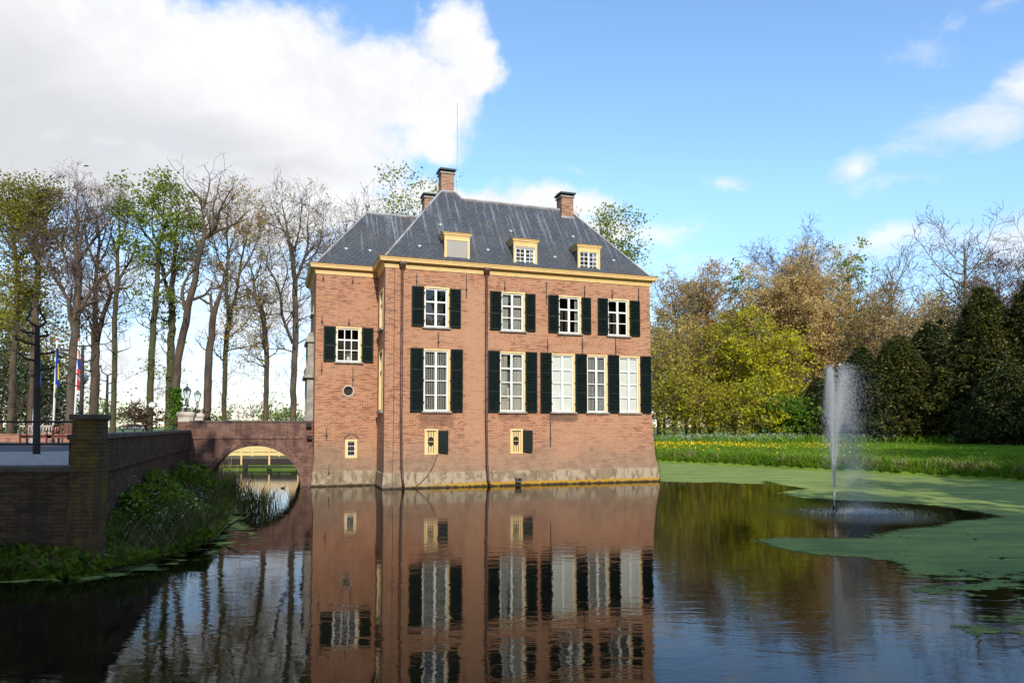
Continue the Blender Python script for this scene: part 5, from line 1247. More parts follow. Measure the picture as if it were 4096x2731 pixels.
def left_tree(name, label, lines, Y, seed, P, start, dens, L0, bark, twig, leaves):
    T = Tree(seed); st = lay(lines, Y, seed); T.stems(st, P, start*.72, dens*1.95, (L0[0]*1.1, L0[1]*1.2)); b = st[0][0][0]
    return put_tree(name, label, (b.x, b.y, 1.6), T, bark, twig, leaves, GL, leaf_seed=seed)
left_tree('oak_tree', 'leftmost tall oak with olive spring leaves and a long limb leaning right',
          [[(95, 1538, 45), (115, 1300, 40), (125, 1000, 36), (128, 860, 34), (108, 740, 28), (92, 620, 22), (78, 540, 16), (92, 430, 9), (95, 320, 5)], [(108, 740, 20), (40, 640, 15), (0, 560, 10), (-20, 480, 6)],
           [(130, 790, 20), (215, 715, 18), (245, 640, 12), (300, 560, 8), (320, 470, 4)], [(92, 620, 14), (150, 540, 10), (170, 440, 7), (150, 340, 4)]], 47, 11, BUD, .55, 1.2, (1.3, 2.6), 'bark', 'twig_brown', [('leaf_moss', 5, .105, .26, above(8.5)), ('leaf_olive', 2, .10, .28, above(10))])
left_tree('oak_tree', 'tall olive leaved oak forking high behind the blue flag',
          [[(240, 1538, 46), (250, 1300, 44), (258, 1100, 40), (275, 900, 38), (272, 760, 30), (262, 650, 24), (255, 560, 14), (262, 450, 8), (250, 380, 5)], [(285, 800, 22), (320, 690, 18), (335, 560, 10), (345, 440, 5)],
           [(275, 800, 20), (230, 720, 14), (200, 620, 10), (190, 540, 6)], [(262, 650, 16), (300, 560, 10), (310, 440, 5)]], 46, 12, BUD, .55, 1.25, (1.2, 2.4), 'bark', 'twig_brown', [('leaf_moss', 5, .105, .26, above(9)), ('leaf_olive', 2, .10, .28, above(10))])
left_tree('beech_tree', 'bare purple twigged beech with a low fork, right of the blue and yellow flag',
          [[(525, 1538, 62), (545, 1300, 56), (555, 1150, 52), (565, 1000, 48), (570, 900, 46), (555, 760, 40), (545, 640, 26), (570, 520, 20), (550, 420, 12), (560, 330, 6)], [(540, 1330, 36), (505, 1200, 30), (495, 1090, 26), (430, 980, 22), (370, 890, 18), (310, 830, 12), (215, 720, 7)],
           [(560, 1200, 36), (620, 1090, 30), (680, 990, 24), (760, 920, 18), (830, 860, 12), (930, 830, 6)], [(560, 920, 26), (500, 840, 20), (440, 700, 16), (400, 610, 12), (405, 520, 7), (380, 420, 4)],
           [(570, 800, 28), (640, 700, 22), (710, 610, 18), (770, 540, 12), (820, 470, 7)], [(575, 720, 20), (600, 560, 16), (640, 470, 10), (620, 380, 5)], [(440, 700, 14), (470, 590, 10), (490, 460, 6), (500, 360, 4)]], 45, 13, BARE, .45, 1.15, (1.2, 2.7), 'bark_grey', 'twig_purple', [])
left_tree('beech_tree', 'bare double stemmed beech with tufts of thin brown twigs',
          [[(690, 1538, 60), (685, 1350, 52), (690, 1200, 36), (690, 1000, 30), (700, 850, 26), (715, 720, 20), (720, 600, 12), (700, 480, 7), (710, 370, 4)], [(700, 1400, 40), (745, 1200, 34), (800, 1060, 28), (795, 1000, 24), (740, 880, 22), (680, 800, 18), (640, 690, 12), (620, 600, 6)],
           [(700, 850, 16), (760, 740, 12), (800, 620, 8), (820, 480, 4)], [(715, 720, 14), (760, 600, 10), (750, 450, 5)]], 46.5, 14, BARE, .5, 1.0, (1.2, 2.4), 'bark', 'twig_brown', [('leaf_russet', .35, .10, .1, above(11))])
left_tree('beech_tree', 'slim straight trunked bare tree between the double beech and the green oak',
          [[(830, 1538, 36), (830, 1300, 34), (838, 1100, 34), (850, 900, 28), (852, 750, 22), (870, 620, 16), (860, 520, 10), (870, 400, 5)], [(850, 960, 20), (900, 870, 18), (945, 800, 14), (985, 700, 10), (1000, 600, 6)], [(852, 760, 14), (810, 640, 10), (800, 520, 6), (780, 400, 4)], [(870, 640, 12), (920, 530, 8), (925, 420, 4)],
           [(845, 1000, 14), (900, 1010, 10), (945, 1090, 8), (975, 1040, 4)]], 45.5, 15, BARE, .5, .9, (1.0, 2.2), 'bark_mossy', 'twig_brown', [('leaf_russet', .25, .10, .1, above(11))])
left_tree('oak_tree', 'oak with bright green leaf tufts and a slim mossy trunk',
          [[(1095, 1538, 46), (1110, 1300, 44), (1130, 1050, 40), (1140, 900, 34), (1145, 740, 30), (1165, 640, 20), (1190, 560, 14), (1180, 440, 8), (1200, 310, 5)], [(1140, 720, 24), (1080, 640, 18), (1030, 580, 14), (985, 480, 9), (950, 390, 5), (930, 330, 4)], [(1150, 700, 22), (1110, 600, 14), (1100, 480, 8), (1130, 330, 4)], [(1160, 660, 20), (1230, 600, 14), (1285, 520, 8), (1300, 420, 4)],
           [(1150, 960, 22), (1230, 880, 18), (1260, 760, 12), (1320, 640, 7)], [(1180, 600, 12), (1240, 480, 7), (1240, 370, 4)]], 46, 16, dict(BUD, gnarl=[.2, .26, .26, .22, .2]), .5, 1.0, (1.0, 2.1), 'bark_mossy', 'twig_brown', [('leaf_spring', 4.2, .12, .24, above(11)), ('leaf_spring', 1.2, .11, .2, None)])
left_tree('oak_tree', 'dark upright trunk crossing the leaning tall tree',
          [[(1235, 1538, 54), (1245, 1250, 50), (1240, 1040, 42), (1255, 900, 34), (1265, 750, 26), (1270, 620, 18), (1290, 500, 10), (1280, 420, 5)], [(1230, 1050, 32), (1190, 930, 24), (1170, 830, 16), (1150, 760, 9)], [(1255, 880, 18), (1330, 800, 12), (1360, 700, 8), (1380, 600, 4)], [(1240, 1250, 16), (1180, 1230, 10), (1150, 1220, 6), (1060, 1180, 3)]], 47.5, 17, OPEN, .5, .9, (1.0, 2.3), 'bark_mossy', 'twig_brown', [('leaf_spring', .9, .14, .15, None)])
left_tree('tall_leaning_tree', 'tallest bare tree of the left row, leaning right with an open zigzag crown',
          [[(1285, 1538, 56), (1310, 1400, 54), (1340, 1250, 52), (1365, 1130, 50), (1400, 1000, 46), (1420, 880, 42), (1440, 760, 36), (1475, 650, 30), (1475, 560, 22), (1465, 440, 18), (1440, 350, 14), (1370, 270, 8), (1325, 200, 4)], [(1480, 640, 26), (1550, 570, 20), (1590, 440, 16), (1640, 340, 10), (1680, 280, 5)], [(1468, 430, 14), (1500, 330, 12), (1520, 220, 8), (1505, 160, 3)],
           [(1500, 640, 22), (1560, 590, 20), (1650, 560, 18), (1720, 520, 12), (1775, 460, 7), (1820, 430, 3)], [(1440, 760, 16), (1400, 600, 14), (1370, 420, 10), (1320, 350, 5)], [(1340, 1150, 28), (1320, 1050, 26), (1340, 950, 18), (1390, 880, 14), (1430, 820, 10)], [(1400, 1080, 24), (1480, 1050, 18), (1530, 1000, 14), (1585, 1000, 10), (1620, 920, 6)],
           [(1550, 570, 14), (1540, 440, 10), (1570, 320, 7), (1590, 210, 4)], [(1590, 440, 10), (1640, 400, 8), (1690, 330, 4)]], 44, 18, dict(OPEN, kids=[1.2, 1.7, 2.0, 0], max=3), .55, .8, (.8, 1.9), 'bark', 'twig_brown', [('leaf_russet', .25, .09, .08, above(14))])
left_tree('broken_tree', 'broken off tree with a thick dead trunk behind the bridge lanterns',
          [[(1510, 1538, 54), (1530, 1350, 50), (1545, 1200, 46), (1565, 1130, 36), (1600, 1030, 24), (1615, 960, 16)], [(1535, 1180, 26), (1525, 1060, 20)], [(1530, 1120, 16), (1470, 1090, 10), (1440, 1060, 5)]], 43.5, 19, BUD, .7, .45, (.6, 1.3), 'bark', 'twig_brown', [])
left_tree('budding_tree', 'slender tree with a pinkish tan budding crown beside the broken trunk',
          [[(1630, 1538, 34), (1640, 1350, 38), (1660, 1200, 38), (1640, 1080, 28), (1640, 900, 22), (1650, 750, 16), (1640, 600, 12), (1650, 430, 6)], [(1665, 1190, 26), (1710, 1040, 22), (1730, 900, 18), (1750, 780, 14), (1780, 650, 9), (1830, 480, 5)], [(1640, 900, 14), (1580, 780, 10), (1540, 620, 7), (1520, 480, 4)], [(1730, 900, 14), (1820, 760, 10), (1870, 620, 7), (1890, 540, 4)], [(1650, 750, 10), (1700, 620, 8), (1700, 480, 5), (1720, 400, 3)],
           [(1660, 1350, 14), (1740, 1290, 10), (1800, 1220, 7), (1850, 1150, 3)]], 46.5, 20, dict(BUD, up=[.03, .12, .13, .1, .1]), .45, 1.1, (1.2, 2.5), 'bark_mossy', 'twig_brown', [('leaf_tan', 1.6, .075, .12, above(8)), ('leaf_russet', 1.6, .07, .12, above(7))])
left_tree('budding_tree', 'curving dark trunk with a sparse olive crown left of the forked bare tree',
          [[(1930, 1538, 36), (1920, 1350, 38), (1895, 1180, 38), (1860, 1090, 30), (1840, 1000, 22), (1835, 920, 12), (1800, 800, 8), (1790, 700, 5)], [(1895, 1150, 20), (1910, 1090, 16), (1950, 1110, 10), (1990, 1100, 5)], [(1840, 960, 12), (1880, 860, 8), (1900, 760, 5)], [(1860, 1090, 10), (1800, 1010, 8), (1760, 930, 5)], [(1930, 1400, 9), (1860, 1400, 7), (1810, 1440, 5), (1790, 1500, 3)]], 45, 21, BUD, .5, 1.6, (1.0, 2.0), 'bark', 'twig_brown', [('leaf_pale_olive', 1.4, .08, .13, None)])
left_tree('beech_tree', 'bare fan shaped beech with a leaning side stem, next to the house wing',
          [[(2130, 1538, 44), (2140, 1300, 44), (2135, 1100, 40), (2130, 900, 36), (2110, 750, 28), (2080, 600, 20), (2060, 480, 12), (2040, 390, 5)], [(2135, 950, 24), (2190, 820, 20), (2230, 680, 16), (2225, 540, 10), (2240, 430, 5)], [(2120, 1400, 24), (2080, 1300, 22), (2040, 1190, 20), (2030, 1050, 16), (1990, 930, 14), (1930, 830, 10), (1940, 740, 5)], [(2110, 760, 20), (2155, 640, 14), (2175, 500, 8), (2185, 370, 4)],
           [(2090, 640, 14), (2020, 520, 9), (1975, 430, 5)], [(2030, 1050, 12), (2080, 880, 9), (2050, 760, 6), (2000, 640, 4)], [(2190, 820, 12), (2290, 740, 9), (2330, 600, 6), (2340, 480, 4)]], 46, 22, BARE, .5, 1.2, (1.2, 2.4), 'bark_grey', 'twig_brown', [('leaf_pale_olive', .15, .10, .1, above(12))])

# -- generic trees: trunk to (u, base) with a crown between given picture heights, standing at depth Y
def crown_tree(name, label, u, vtop, Y, halfw, kind, seed, group, zbase=.9, low=.30, bark='bark', twig='twig_brown', lean=0., dens=1.0, stems=1, P=None, leaves=None, nlimb=9):
    rr = random.Random(seed); top_ = at_y(u, vtop, Y); b = Vector((top_.x-lean, Y, zbase)); hgt = top_.z-zbase; hw = halfw*DS/F_PX*Y
    T = Tree(seed); P = P or FAR; lines = []
    for s_ in range(stems):
        sx = rr.uniform(-.3, .3)*hw*(stems > 1); r0 = max(.07, hgt*.015)*(1 if stems == 1 else .6)
        x1, x2 = b.x+sx*.6, top_.x+sx*1.6
        main = [((b.x+sx*.3, Y, zbase-.1), r0*1.25), ((b.x+sx*.4, Y, zbase+hgt*.12), r0), ((x1+rr.gauss(0, .15), Y, zbase+hgt*.35), r0*.85), (((x1+x2)/2+rr.gauss(0, .25), Y+rr.gauss(0, .4), zbase+hgt*.6), r0*.55), ((x2+rr.gauss(0, .3), Y+rr.gauss(0, .4), zbase+hgt*.84), r0*.22)]
        lines.append([(Vector(p), q) for p, q in main])
    for k in range(nlimb):
        f = low+.10+(0.62-low*.6)*k/nlimb+rr.uniform(-.03, .03); src = lines[k % stems]; a = 2.4*k+rr.uniform(-.5, .5)
        zz = zbase+hgt*f; seg_ = 1
        while seg_ < len(src)-2 and src[seg_+1][0].z < zz: seg_ += 1
        A_, B_ = src[seg_], src[seg_+1]; q = min(1, max(0, (zz-A_[0].z)/(B_[0].z-A_[0].z+1e-6))); p0 = A_[0].lerp(B_[0], q); r1 = (A_[1]+(B_[1]-A_[1])*q)*.55
        prof = math.sin(math.pi*min(1, max(0, (f-low*.5)/(1.12-low*.5))))**.6
        reach = hw*prof*rr.uniform(.75, 1.05); up_ = hgt*rr.uniform(.10, .24)
        p3 = p0+Vector((math.cos(a)*reach, math.sin(a)*reach, up_)); p3.z = min(p3.z, top_.z-.3)
        mid = p0.lerp(p3, .5)+Vector((rr.gauss(0, .2), rr.gauss(0, .2), -.12*up_+rr.gauss(0, .2)))
        lines.append([(p0, r1), (mid, r1*.6), (p3, r1*.2)])
    T.stems(lines, P, max(.2, low), dens, (min(1.5, hw*.35+.4), min(2.9, hw*.75+.8)))
    return put_tree(name, label, (b.x, b.y, zbase), T, bark, twig, leaves or [], group, sides=6, leaf_seed=seed)
LF = dict(FAR, kids=[1.2, 1.5, 1.6, 0], max=2, tipl=1, split=1)
GB = 'trees behind the house'
for i, (u, vt, Y, hw, k, lab) in enumerate([(775, 446, 60, 52, 'bare', 'bare brown beech crown rising left of the wing roof'), (838, 450, 62, 45, 'bare', 'bare beech crown with faint olive buds above the wing hip'), (890, 466, 64, 36, 'bare', 'reddish bare crown between the wing roof finial and the rear chimney'),
        (962, 428, 60, 52, 'green', 'bright green tree behind the rear chimney'), (1408, 506, 58, 36, 'green', 'narrow green tree standing above the right roof hip'), (1352, 510, 60, 30, 'pale', 'thin pale leaved tree behind the right chimney')]):
    lv = {'bare': [('leaf_russet', .3, .11, .12, None)], 'green': [('leaf_spring', 18, .15, .42, None)], 'pale': [('leaf_pale_olive', 4, .10, .35, None)]}[k]
    crown_tree({'bare': 'beech_tree', 'green': 'lime_tree', 'pale': 'birch_tree'}[k], lab, u, vt, Y, hw, k, 40+i, GB, 1.0, .35, leaves=lv, P=dict(FAR, rmin=.012, kids=[1.3, 2.6, 3.2, 0]) if k == 'bare' else dict(LF, kids=[1.6, 2.2, 2, 0]), dens=2.4 if k == 'bare' else 1.4)
# wood behind the flags at the far left
GW = 'trees of the dark wood behind the flags'
for i, (u, vt, Y, hw, m1, lab) in enumerate([(-20, 590, 66, 70, 'leaf_olive', 'olive leaved wood tree at the left edge of the picture'), (45, 655, 62, 55, 'leaf_olive', 'bushy olive tree behind the leftmost oak trunks'), (95, 735, 64, 48, 'leaf_olive', 'dim bushy tree behind the first flagpole'), (-60, 620, 58, 60, 'leaf_olive', 'olive tree reaching in from the left frame edge'),
        (132, 850, 68, 36, 'leaf_olive', 'dim bushy tree behind the second flagpole'), (10, 800, 56, 55, 'leaf_dark', 'low dark evergreen under the leftmost oak'), (70, 845, 54, 45, 'leaf_dark', 'low dark evergreen behind the grey bench'), (118, 905, 60, 34, 'leaf_dark', 'low dark evergreen behind the red bench')]):
    low_ = i >= 5
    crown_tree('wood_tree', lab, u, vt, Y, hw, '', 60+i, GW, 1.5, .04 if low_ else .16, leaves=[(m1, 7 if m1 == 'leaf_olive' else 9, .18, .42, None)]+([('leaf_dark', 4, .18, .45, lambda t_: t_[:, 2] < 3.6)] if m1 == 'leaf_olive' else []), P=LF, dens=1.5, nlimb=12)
# distant field trees seen past the bridge: four kinds, copied
def copy_tree(o, loc, sc, label):
    c = o.copy(); COL.objects.link(c); c.location = loc; c.scale = sc; c['label'] = label
    for ch in list(o.children):
        d_ = ch.copy(); COL.objects.link(d_); d_.parent = c
    return c
GF = 'far field trees on the horizon'
FARSPOT = [(226, 925, 0, 'yellow green'), (268, 936, 1, 'bushy green'), (300, 950, 2, 'small'), (400, 940, 2, 'grey'), (460, 945, 0, 'low yellow'), (500, 945, 1, 'round'), (545, 934, 2, 'broad bare'), (580, 932, 2, 'tall bare'), (605, 936, 0, 'thin'), (640, 938, 1, 'green'), (655, 945, 0, 'pale'), (690, 940, 2, 'spreading bare'), (705, 948, 1, 'dark green')]
names = {}
right_of = ['at the left end, beside the straight slim trunk', 'just left of the name board', 'behind the name board', 'left of the front lantern', 'right of the rear lantern', 'left of the budding slender trunk', 'right of the budding slender trunk', 'midway between two trunks', 'left of the curving trunk', 'right of the curving trunk', 'left of the forked beech', 'right of the forked beech', 'next to the stone portal']
for i, (u, vt, k, ds) in enumerate(FARSPOT):
    lab = 'far %s tree on the horizon %s' % (ds, right_of[i])
    if k not in names:
        lv = [[('leaf_spring', 1.6, .42, .5, None)], [('leaf_green', 2.2, .42, .5, None)], [('leaf_pale_olive', .25, .3, .3, None)]][k]
        names[k] = (crown_tree('field_tree', lab, u, vt, 150, 22, '', 80+k, GF, 1.2, .2, leaves=lv, P=dict(FAR, rmin=.03, kids=[1., 1., 1.3, 0]) if k == 2 else dict(LF, kids=[.8, 1., 1, 0]), dens=1.0), at_y(u, vt, 150).z)
    else:
        src, hz_ = names[k]; p = at_y(u, vt, 150+7*(i % 3)); q = (p.z-1.2)/(hz_-1.2); copy_tree(src, (p.x, p.y, 1.2), (q*random.Random(i).choice((-1, 1)), q, q), lab)
# hedge line under them
# pollarded limes on the gravel and forecourt
def pollard(u, v0, Y, vt, wpx, label, seed, knobs):
    a = at_y(u[0], v0, Y); b = at_y(u[1], vt, Y); r0 = wpx*DS/F_PX*Y/2; T = Tree(seed); rr = T.r
    pl = [(Vector((a.x, Y, 1.62)), r0*1.05), (a.lerp(b, .3), r0*.95), (a.lerp(b, .7), r0*.85), (b, r0*.65)]
    T.stem.append(([tuple(p) for p, _ in pl], [q for _, q in pl])); top_ = b
    for (f, dx_, dz_) in knobs:
        p = a.lerp(b, f); q = p+Vector((dx_*.55, rr.uniform(-.25, .25), dz_*.35)); e = p+Vector((dx_, rr.uniform(-.4, .4), dz_))
        T.stem.append(([tuple(p), tuple(q), tuple(e)], [r0*.42, r0*.34, r0*.30])); T.stem.append(([tuple(e-Vector((.06*dx_, 0, .03))), tuple(e), tuple(e+Vector((.05*dx_, 0, .05)))], [r0*.25, r0*.5, r0*.12]))
        for k in range(3): d_ = Vector((rr.gauss(0, .5)+dx_, rr.gauss(0, .5), abs(rr.gauss(.3, .3)))).normalized(); T.twig.append(([tuple(e), tuple(e+d_*.12), tuple(e+d_*.25)], [.012, .009, .005]))
    T.tips = [tuple(b)]
    put_tree('pollard_lime', label, (a.x, Y, 1.62), T, 'bark_dark', 'twig_brown', [], 'pollarded limes by the forecourt', sides=9)
pollard((84, 86), 1043, 21.0, 752, 15, 'pollarded lime with stubby arms rising from the white gravel', 1, [(1., -.38, .62), (1., .30, .50), (.93, .33, .12), (.86, -.38, .14), (.79, .36, .06), (.73, -.40, .22), (.66, .32, .10), (.60, -.30, .18), (.95, -.5, .1)])
pollard((186, 190), 1005, 29.5, 795, 9, 'pollarded lime hiding part of the globe lamp and red flag', 2, [(1., -.62, .12), (1., .40, .02), (.84, -.75, .32), (.82, .7, .28), (.74, .5, -.1), (.66, -.70, .45), (.55, -.62, .2), (.98, .2, .2)])
pollard((244, 247), 1000, 33, 862, 7, 'thin pollarded lime beside the straight slim trunk', 3, [(1., -.35, .45), (.9, -.45, .1), (.85, .3, .3), (.6, -.55, .05), (.7, .3, .1), (1., .2, .3)])
# clipped standard bushes with bronze leaves by the bridge head
for i, (u, v, Y, hw, lab) in enumerate([(333, 955, 33, 20, 'bronze leaved standard bush behind the name board'), (404, 970, 31, 22, 'bronze leaved standard bush left of the front lantern pillar')]):
    crown_tree('standard_bush', lab, u, v-12, Y, hw, '', 90+i, 'bronze standard bushes by the bridge', 1.62, .42, leaves=[('leaf_bronze', 5, .09, .12, None)], P=dict(LF, seg=[.2, .15, .12, .1, .1]), dens=2.5)
# ivy on one trunk
rg = np.random.default_rng(2); n = 1500; zz = rg.uniform(1.6, 4.8, n); C = np.stack([at_y(412, 960, 43).x+rg.normal(0, .20, n), 42.6+rg.normal(0, .15, n), zz], 1); V, F_ = leaf_quads(C, .13, rg)
tag(link('ivy', mesh_np('ivy', V, [F_], ('leaf_green',))), 'green ivy climbing the foot of the tall leaning tree', 'ivy')

# -- the wood on the right
GR = 'trees of the wood across the meadow'
def rt(name, lab, u, vt, Y, hw, seed, leaves, low=.12, bark='bark', twig='twig_gold', P=LF, dens=1.3, nlimb=12, stems=1, lean=0):
    return crown_tree(name, lab, u, vt, Y, hw, '', seed, GR, .95, low, bark, twig, lean, dens, stems, P, leaves, nlimb)
BR_ = dict(FAR, rmin=.019, kids=[1.3, 2.4, 3.2, 0])
# tall back row, budding and bare
rt('budding_tree', 'russet budding tree rising just right of the house corner', 1545, 625, 84, 60, 101, [('leaf_russet', 4, .13, .22, None), ('leaf_pale_olive', 2, .13, .2, None)], .2, P=BR_, dens=1.5)
rt('budding_tree', 'broad russet crown, second from the house corner', 1625, 588, 86, 75, 102, [('leaf_russet', 5, .13, .22, None), ('leaf_tan', 2, .13, .2, None)], .2, P=BR_, dens=1.7)
rt('lime_tree', 'slender fresh green treetop left of the purple domed beech', 1708, 612, 88, 26, 103, [('leaf_spring', 4, .24, .3, None)], .3)
rt('beech_tree', 'domed purple twigged beech, highest of the right wood', 1812, 552, 90, 112, 104, [('leaf_purple', .25, .12, .15, None)], .3, 'bark_grey', 'twig_purple', dict(BR_, kids=[1.3, 2.6, 3.4, 0]), 2.2, 24)
rt('blossoming_tree', 'large tan blossoming tree in front of the purple beech', 1822, 618, 80, 98, 105, [('leaf_tan', 8, .15, .26, None)], .25, P=BR_, dens=2.0, nlimb=24)
rt('budding_tree', 'russet tree under the right flank of the purple beech', 1905, 640, 84, 48, 106, [('leaf_russet', 3, .14, .2, None)], .2, P=BR_, dens=1.4)
rt('lime_tree', 'small bright green treetop right of the purple beech', 1952, 574, 92, 28, 107, [('leaf_spring', 4.5, .24, .3, None)], .4)
rt('ash_tree', 'bare pale grey ash left of the great bare oak', 2045, 572, 78, 72, 108, [], .3, 'bark_pale', 'twig_pale', dict(OPEN, seg=[.7, .5, .4, .3, .2], rmin=.020, kids=[1.2, 2.0, 2.1, 0], max=3), 1.2, 14)
rt('oak_tree', 'great bare oak with crooked pale limbs', 2215, 494, 74, 95, 109, [], .3, 'bark_pale', 'twig_pale', dict(OPEN, seg=[.7, .5, .4, .3, .2], gnarl=[.2, .34, .34, .3, .2], rmin=.022, kids=[1.2, 1.9, 2.0, 0], max=3), 1.1, 15)
rt('copper_beech', 'dark purple copper beech behind the great bare oak', 2285, 590, 86, 78, 110, [('leaf_purple', 5, .14, .25, None)], .3, 'bark_grey', 'twig_purple', BR_, 1.5, 14)
rt('oak_tree', 'bare pale oak cut by the right picture edge', 2375, 515, 68, 60, 111, [], .3, 'bark_pale', 'twig_pale', dict(OPEN, seg=[.7, .5, .4, .3, .2], gnarl=[.2, .34, .34, .3, .2], rmin=.022, kids=[1.2, 1.9, 2.0, 0], max=3), 1.1, 14)
rt('budding_tree', 'brown budding tree under the pale grey ash', 2010, 660, 76, 56, 112, [('leaf_russet', 1.6, .13, .2, None), ('leaf_pale_olive', 1.2, .13, .2, None)], .2, P=BR_, dens=1.4)
rt('budding_tree', 'tangled tan budding tree above the dark yews', 2095, 690, 72, 62, 113, [('leaf_tan', 1.2, .13, .2, None)], .2, P=BR_, dens=1.4)
rt('budding_tree', 'olive brown tree left of the blossoming tree', 1725, 690, 82, 50, 114, [('leaf_russet', 3, .14, .2, None), ('leaf_olive', 1.5, .15, .2, None)], .15, P=BR_, dens=1.4)
# middle and front rows: maples and shrubs in yellow green
for i, (u, vt, Y, hw, mats_, lab) in enumerate([
    (1522, 752, 76, 28, [('leaf_pale_olive', 4.5, .20, .3, None), ('leaf_yellow', 1, .19, .3, None)], 'pale olive maple beside the house corner'), (1575, 735, 79, 32, [('leaf_tan', 4, .17, .3, None), ('leaf_olive', 2, .18, .3, None)], 'tall tan and olive maple, second from the house'),
    (1632, 742, 77, 32, [('leaf_olive', 5, .20, .3, None), ('leaf_yellow', 1.5, .19, .3, None)], 'tall yellow green maple in the middle of the sunlit edge'), (1685, 712, 76, 30, [('leaf_yellow', 4.5, .20, .3, None), ('leaf_olive', 3, .19, .3, None)], 'slim yellow maple left of the brightest one'), (1738, 700, 74, 40, [('leaf_yellow', 8, .20, .3, None), ('leaf_spring', 1, .19, .3, None)], 'brightest yellow maple with layered boughs'),
    (1800, 768, 72, 34, [('leaf_yellow', 8, .20, .3, None)], 'yellow maple at the right end of the sunlit trees'), (1548, 860, 73, 34, [('leaf_olive', 6, .19, .3, None)], 'low olive shrub beside the house corner'),
    (1608, 872, 72, 36, [('leaf_olive', 6, .19, .3, None), ('leaf_yellow', 2, .19, .3, None)], 'low olive yellow shrub, second from the house'), (1680, 905, 71, 36, [('leaf_olive', 6, .19, .3, None), ('leaf_yellow', 3, .19, .3, None)], 'low arching yellow olive shrub'),
    (1758, 880, 70, 42, [('leaf_yellow', 8, .20, .3, None), ('leaf_spring', 1.5, .19, .3, None)], 'low bright yellow shrub in front of the maples'), (1842, 938, 69, 32, [('leaf_green', 10, .19, .25, None)], 'fresh green shrub left of the fountain'), (1800, 930, 69.5, 22, [('leaf_green', 7, .19, .25, None)], 'small fresh green shrub under the yellow one')]):
    rt('maple_tree' if vt < 800 else 'shrub', lab, u, vt, Y, hw, 120+i, mats_, .10 if vt < 800 else .02, P=LF, dens=1.7, nlimb=13, stems=2 if vt < 800 else 3)
# dark evergreens
def yew(name, lab, u, vt, Y, hw, seed, m1, m2, n=900, cone=.5, zb=.9):
    rr = random.Random(seed); rg = np.random.default_rng(seed); top_ = at_y(u, vt, Y); H_ = top_.z-zb; Wd = hw*DS/F_PX*Y
    root = thing(name, lab, 'tree', (top_.x, Y, zb), 0, 'dark evergreens in the right wood')
    m = MB(); m.tube([(0, 0, -.2), (.1, 0, H_*.3), (0, .1, H_*.7), (0, 0, H_*.97)], [H_*.03, H_*.024, H_*.012, .02], 7); m.build('trunk', 'bark_dark', root)
    Cs, Ds = [], []
    lobes = [(rr.uniform(0, 6.283), rr.uniform(.05, .75), rr.uniform(.75, 1.12)) for _ in range(16)]
    for i in range(n):
        f = rr.random()**.9; z = H_*(.01+.98*f); base_r = Wd*max(.04, (1-f)**cone)*min(1, .82+f)
        a = rr.uniform(0, 6.283); w_ = .82
        for (la, lf, lw) in lobes: w_ += .26*(lw-.75)*math.exp(-((((a-la+3.1416) % 6.2832)-3.1416)/.45)**2-((f-lf)/.14)**2)*4.6
        rad = base_r*min(1.15, w_)*rr.uniform(.60, 1.04); d_ = np.array([math.cos(a), math.sin(a), rr.uniform(-.2, .35)]); tip = np.array([math.cos(a)*rad, math.sin(a)*rad, z])
        k = 36; tpar = rg.uniform(0, 1, k); L = .45+.10*Wd
        C = tip-d_*L*(1-tpar)[:, None]+rg.normal(0, .13, (k, 3)); C[:, 2] -= .35*L*tpar**2; Cs.append(C); Ds.append(np.tile(d_+np.array([0, 0, -.35]), (k, 1)))
    C = np.concatenate(Cs); D_ = np.concatenate(Ds); split_ = rg.random(len(C)) < .6
    for msk, mm, nm in ((split_, m1, 'inner_foliage'), (~split_, m2, 'foliage')):
        V, F_ = leaf_quads(C[msk], .12, rg, asp=2.4, dirs=D_[msk], nrm_up=.5); link(nm, mesh_np(nm, V, [F_], (mm,)), root)
for i, (u, vt, Y, hw, m2, n_, cn, lab) in enumerate([(2062, 775, 64, 92, 'needle_olive', 3400, .33, 'broad olive yew directly behind the fountain jets'), (1880, 872, 69, 62, 'needle_dark', 1500, .35, 'dark holly between the green shrub and the fountain'), (1978, 800, 71, 84, 'needle_dark', 2200, .36, 'dark rounded yew left of the broad olive yew'),
        (2185, 815, 63, 105, 'needle_dark', 2600, .35, 'low dark yew right of the broad olive yew'), (2258, 662, 60, 128, 'needle_olive', 4200, .44, 'tall dark fir with a pointed top near the right edge'), (2372, 645, 58, 135, 'needle_olive', 4200, .44, 'tall dark fir cut by the right picture edge'), (2135, 742, 69, 96, 'needle_dark', 2600, .38, 'dark conical yew behind the fountain, under the pale ash'),
        (2165, 735, 76, 120, 'needle_dark', 2600, .30, 'dark evergreen mass between the conical yew and the pointed fir'), (2045, 800, 77, 110, 'needle_dark', 2200, .30, 'dark evergreen mass behind the broad olive yew'), (2310, 838, 55, 110, 'needle_dark', 2600, .33, 'low dark evergreen skirt before the tall firs'), (1932, 880, 73, 66, 'needle_dark', 1500, .35, 'low dark evergreen behind the left fountain jet'), (2440, 760, 54, 90, 'needle_dark', 1800, .4, 'dark evergreen at the right frame edge')]):
    yew('yew_tree' if 'fir' not in lab else 'fir_tree', lab, u, vt, Y, hw, 140+i, 'needle_dark', m2, n_, cn)
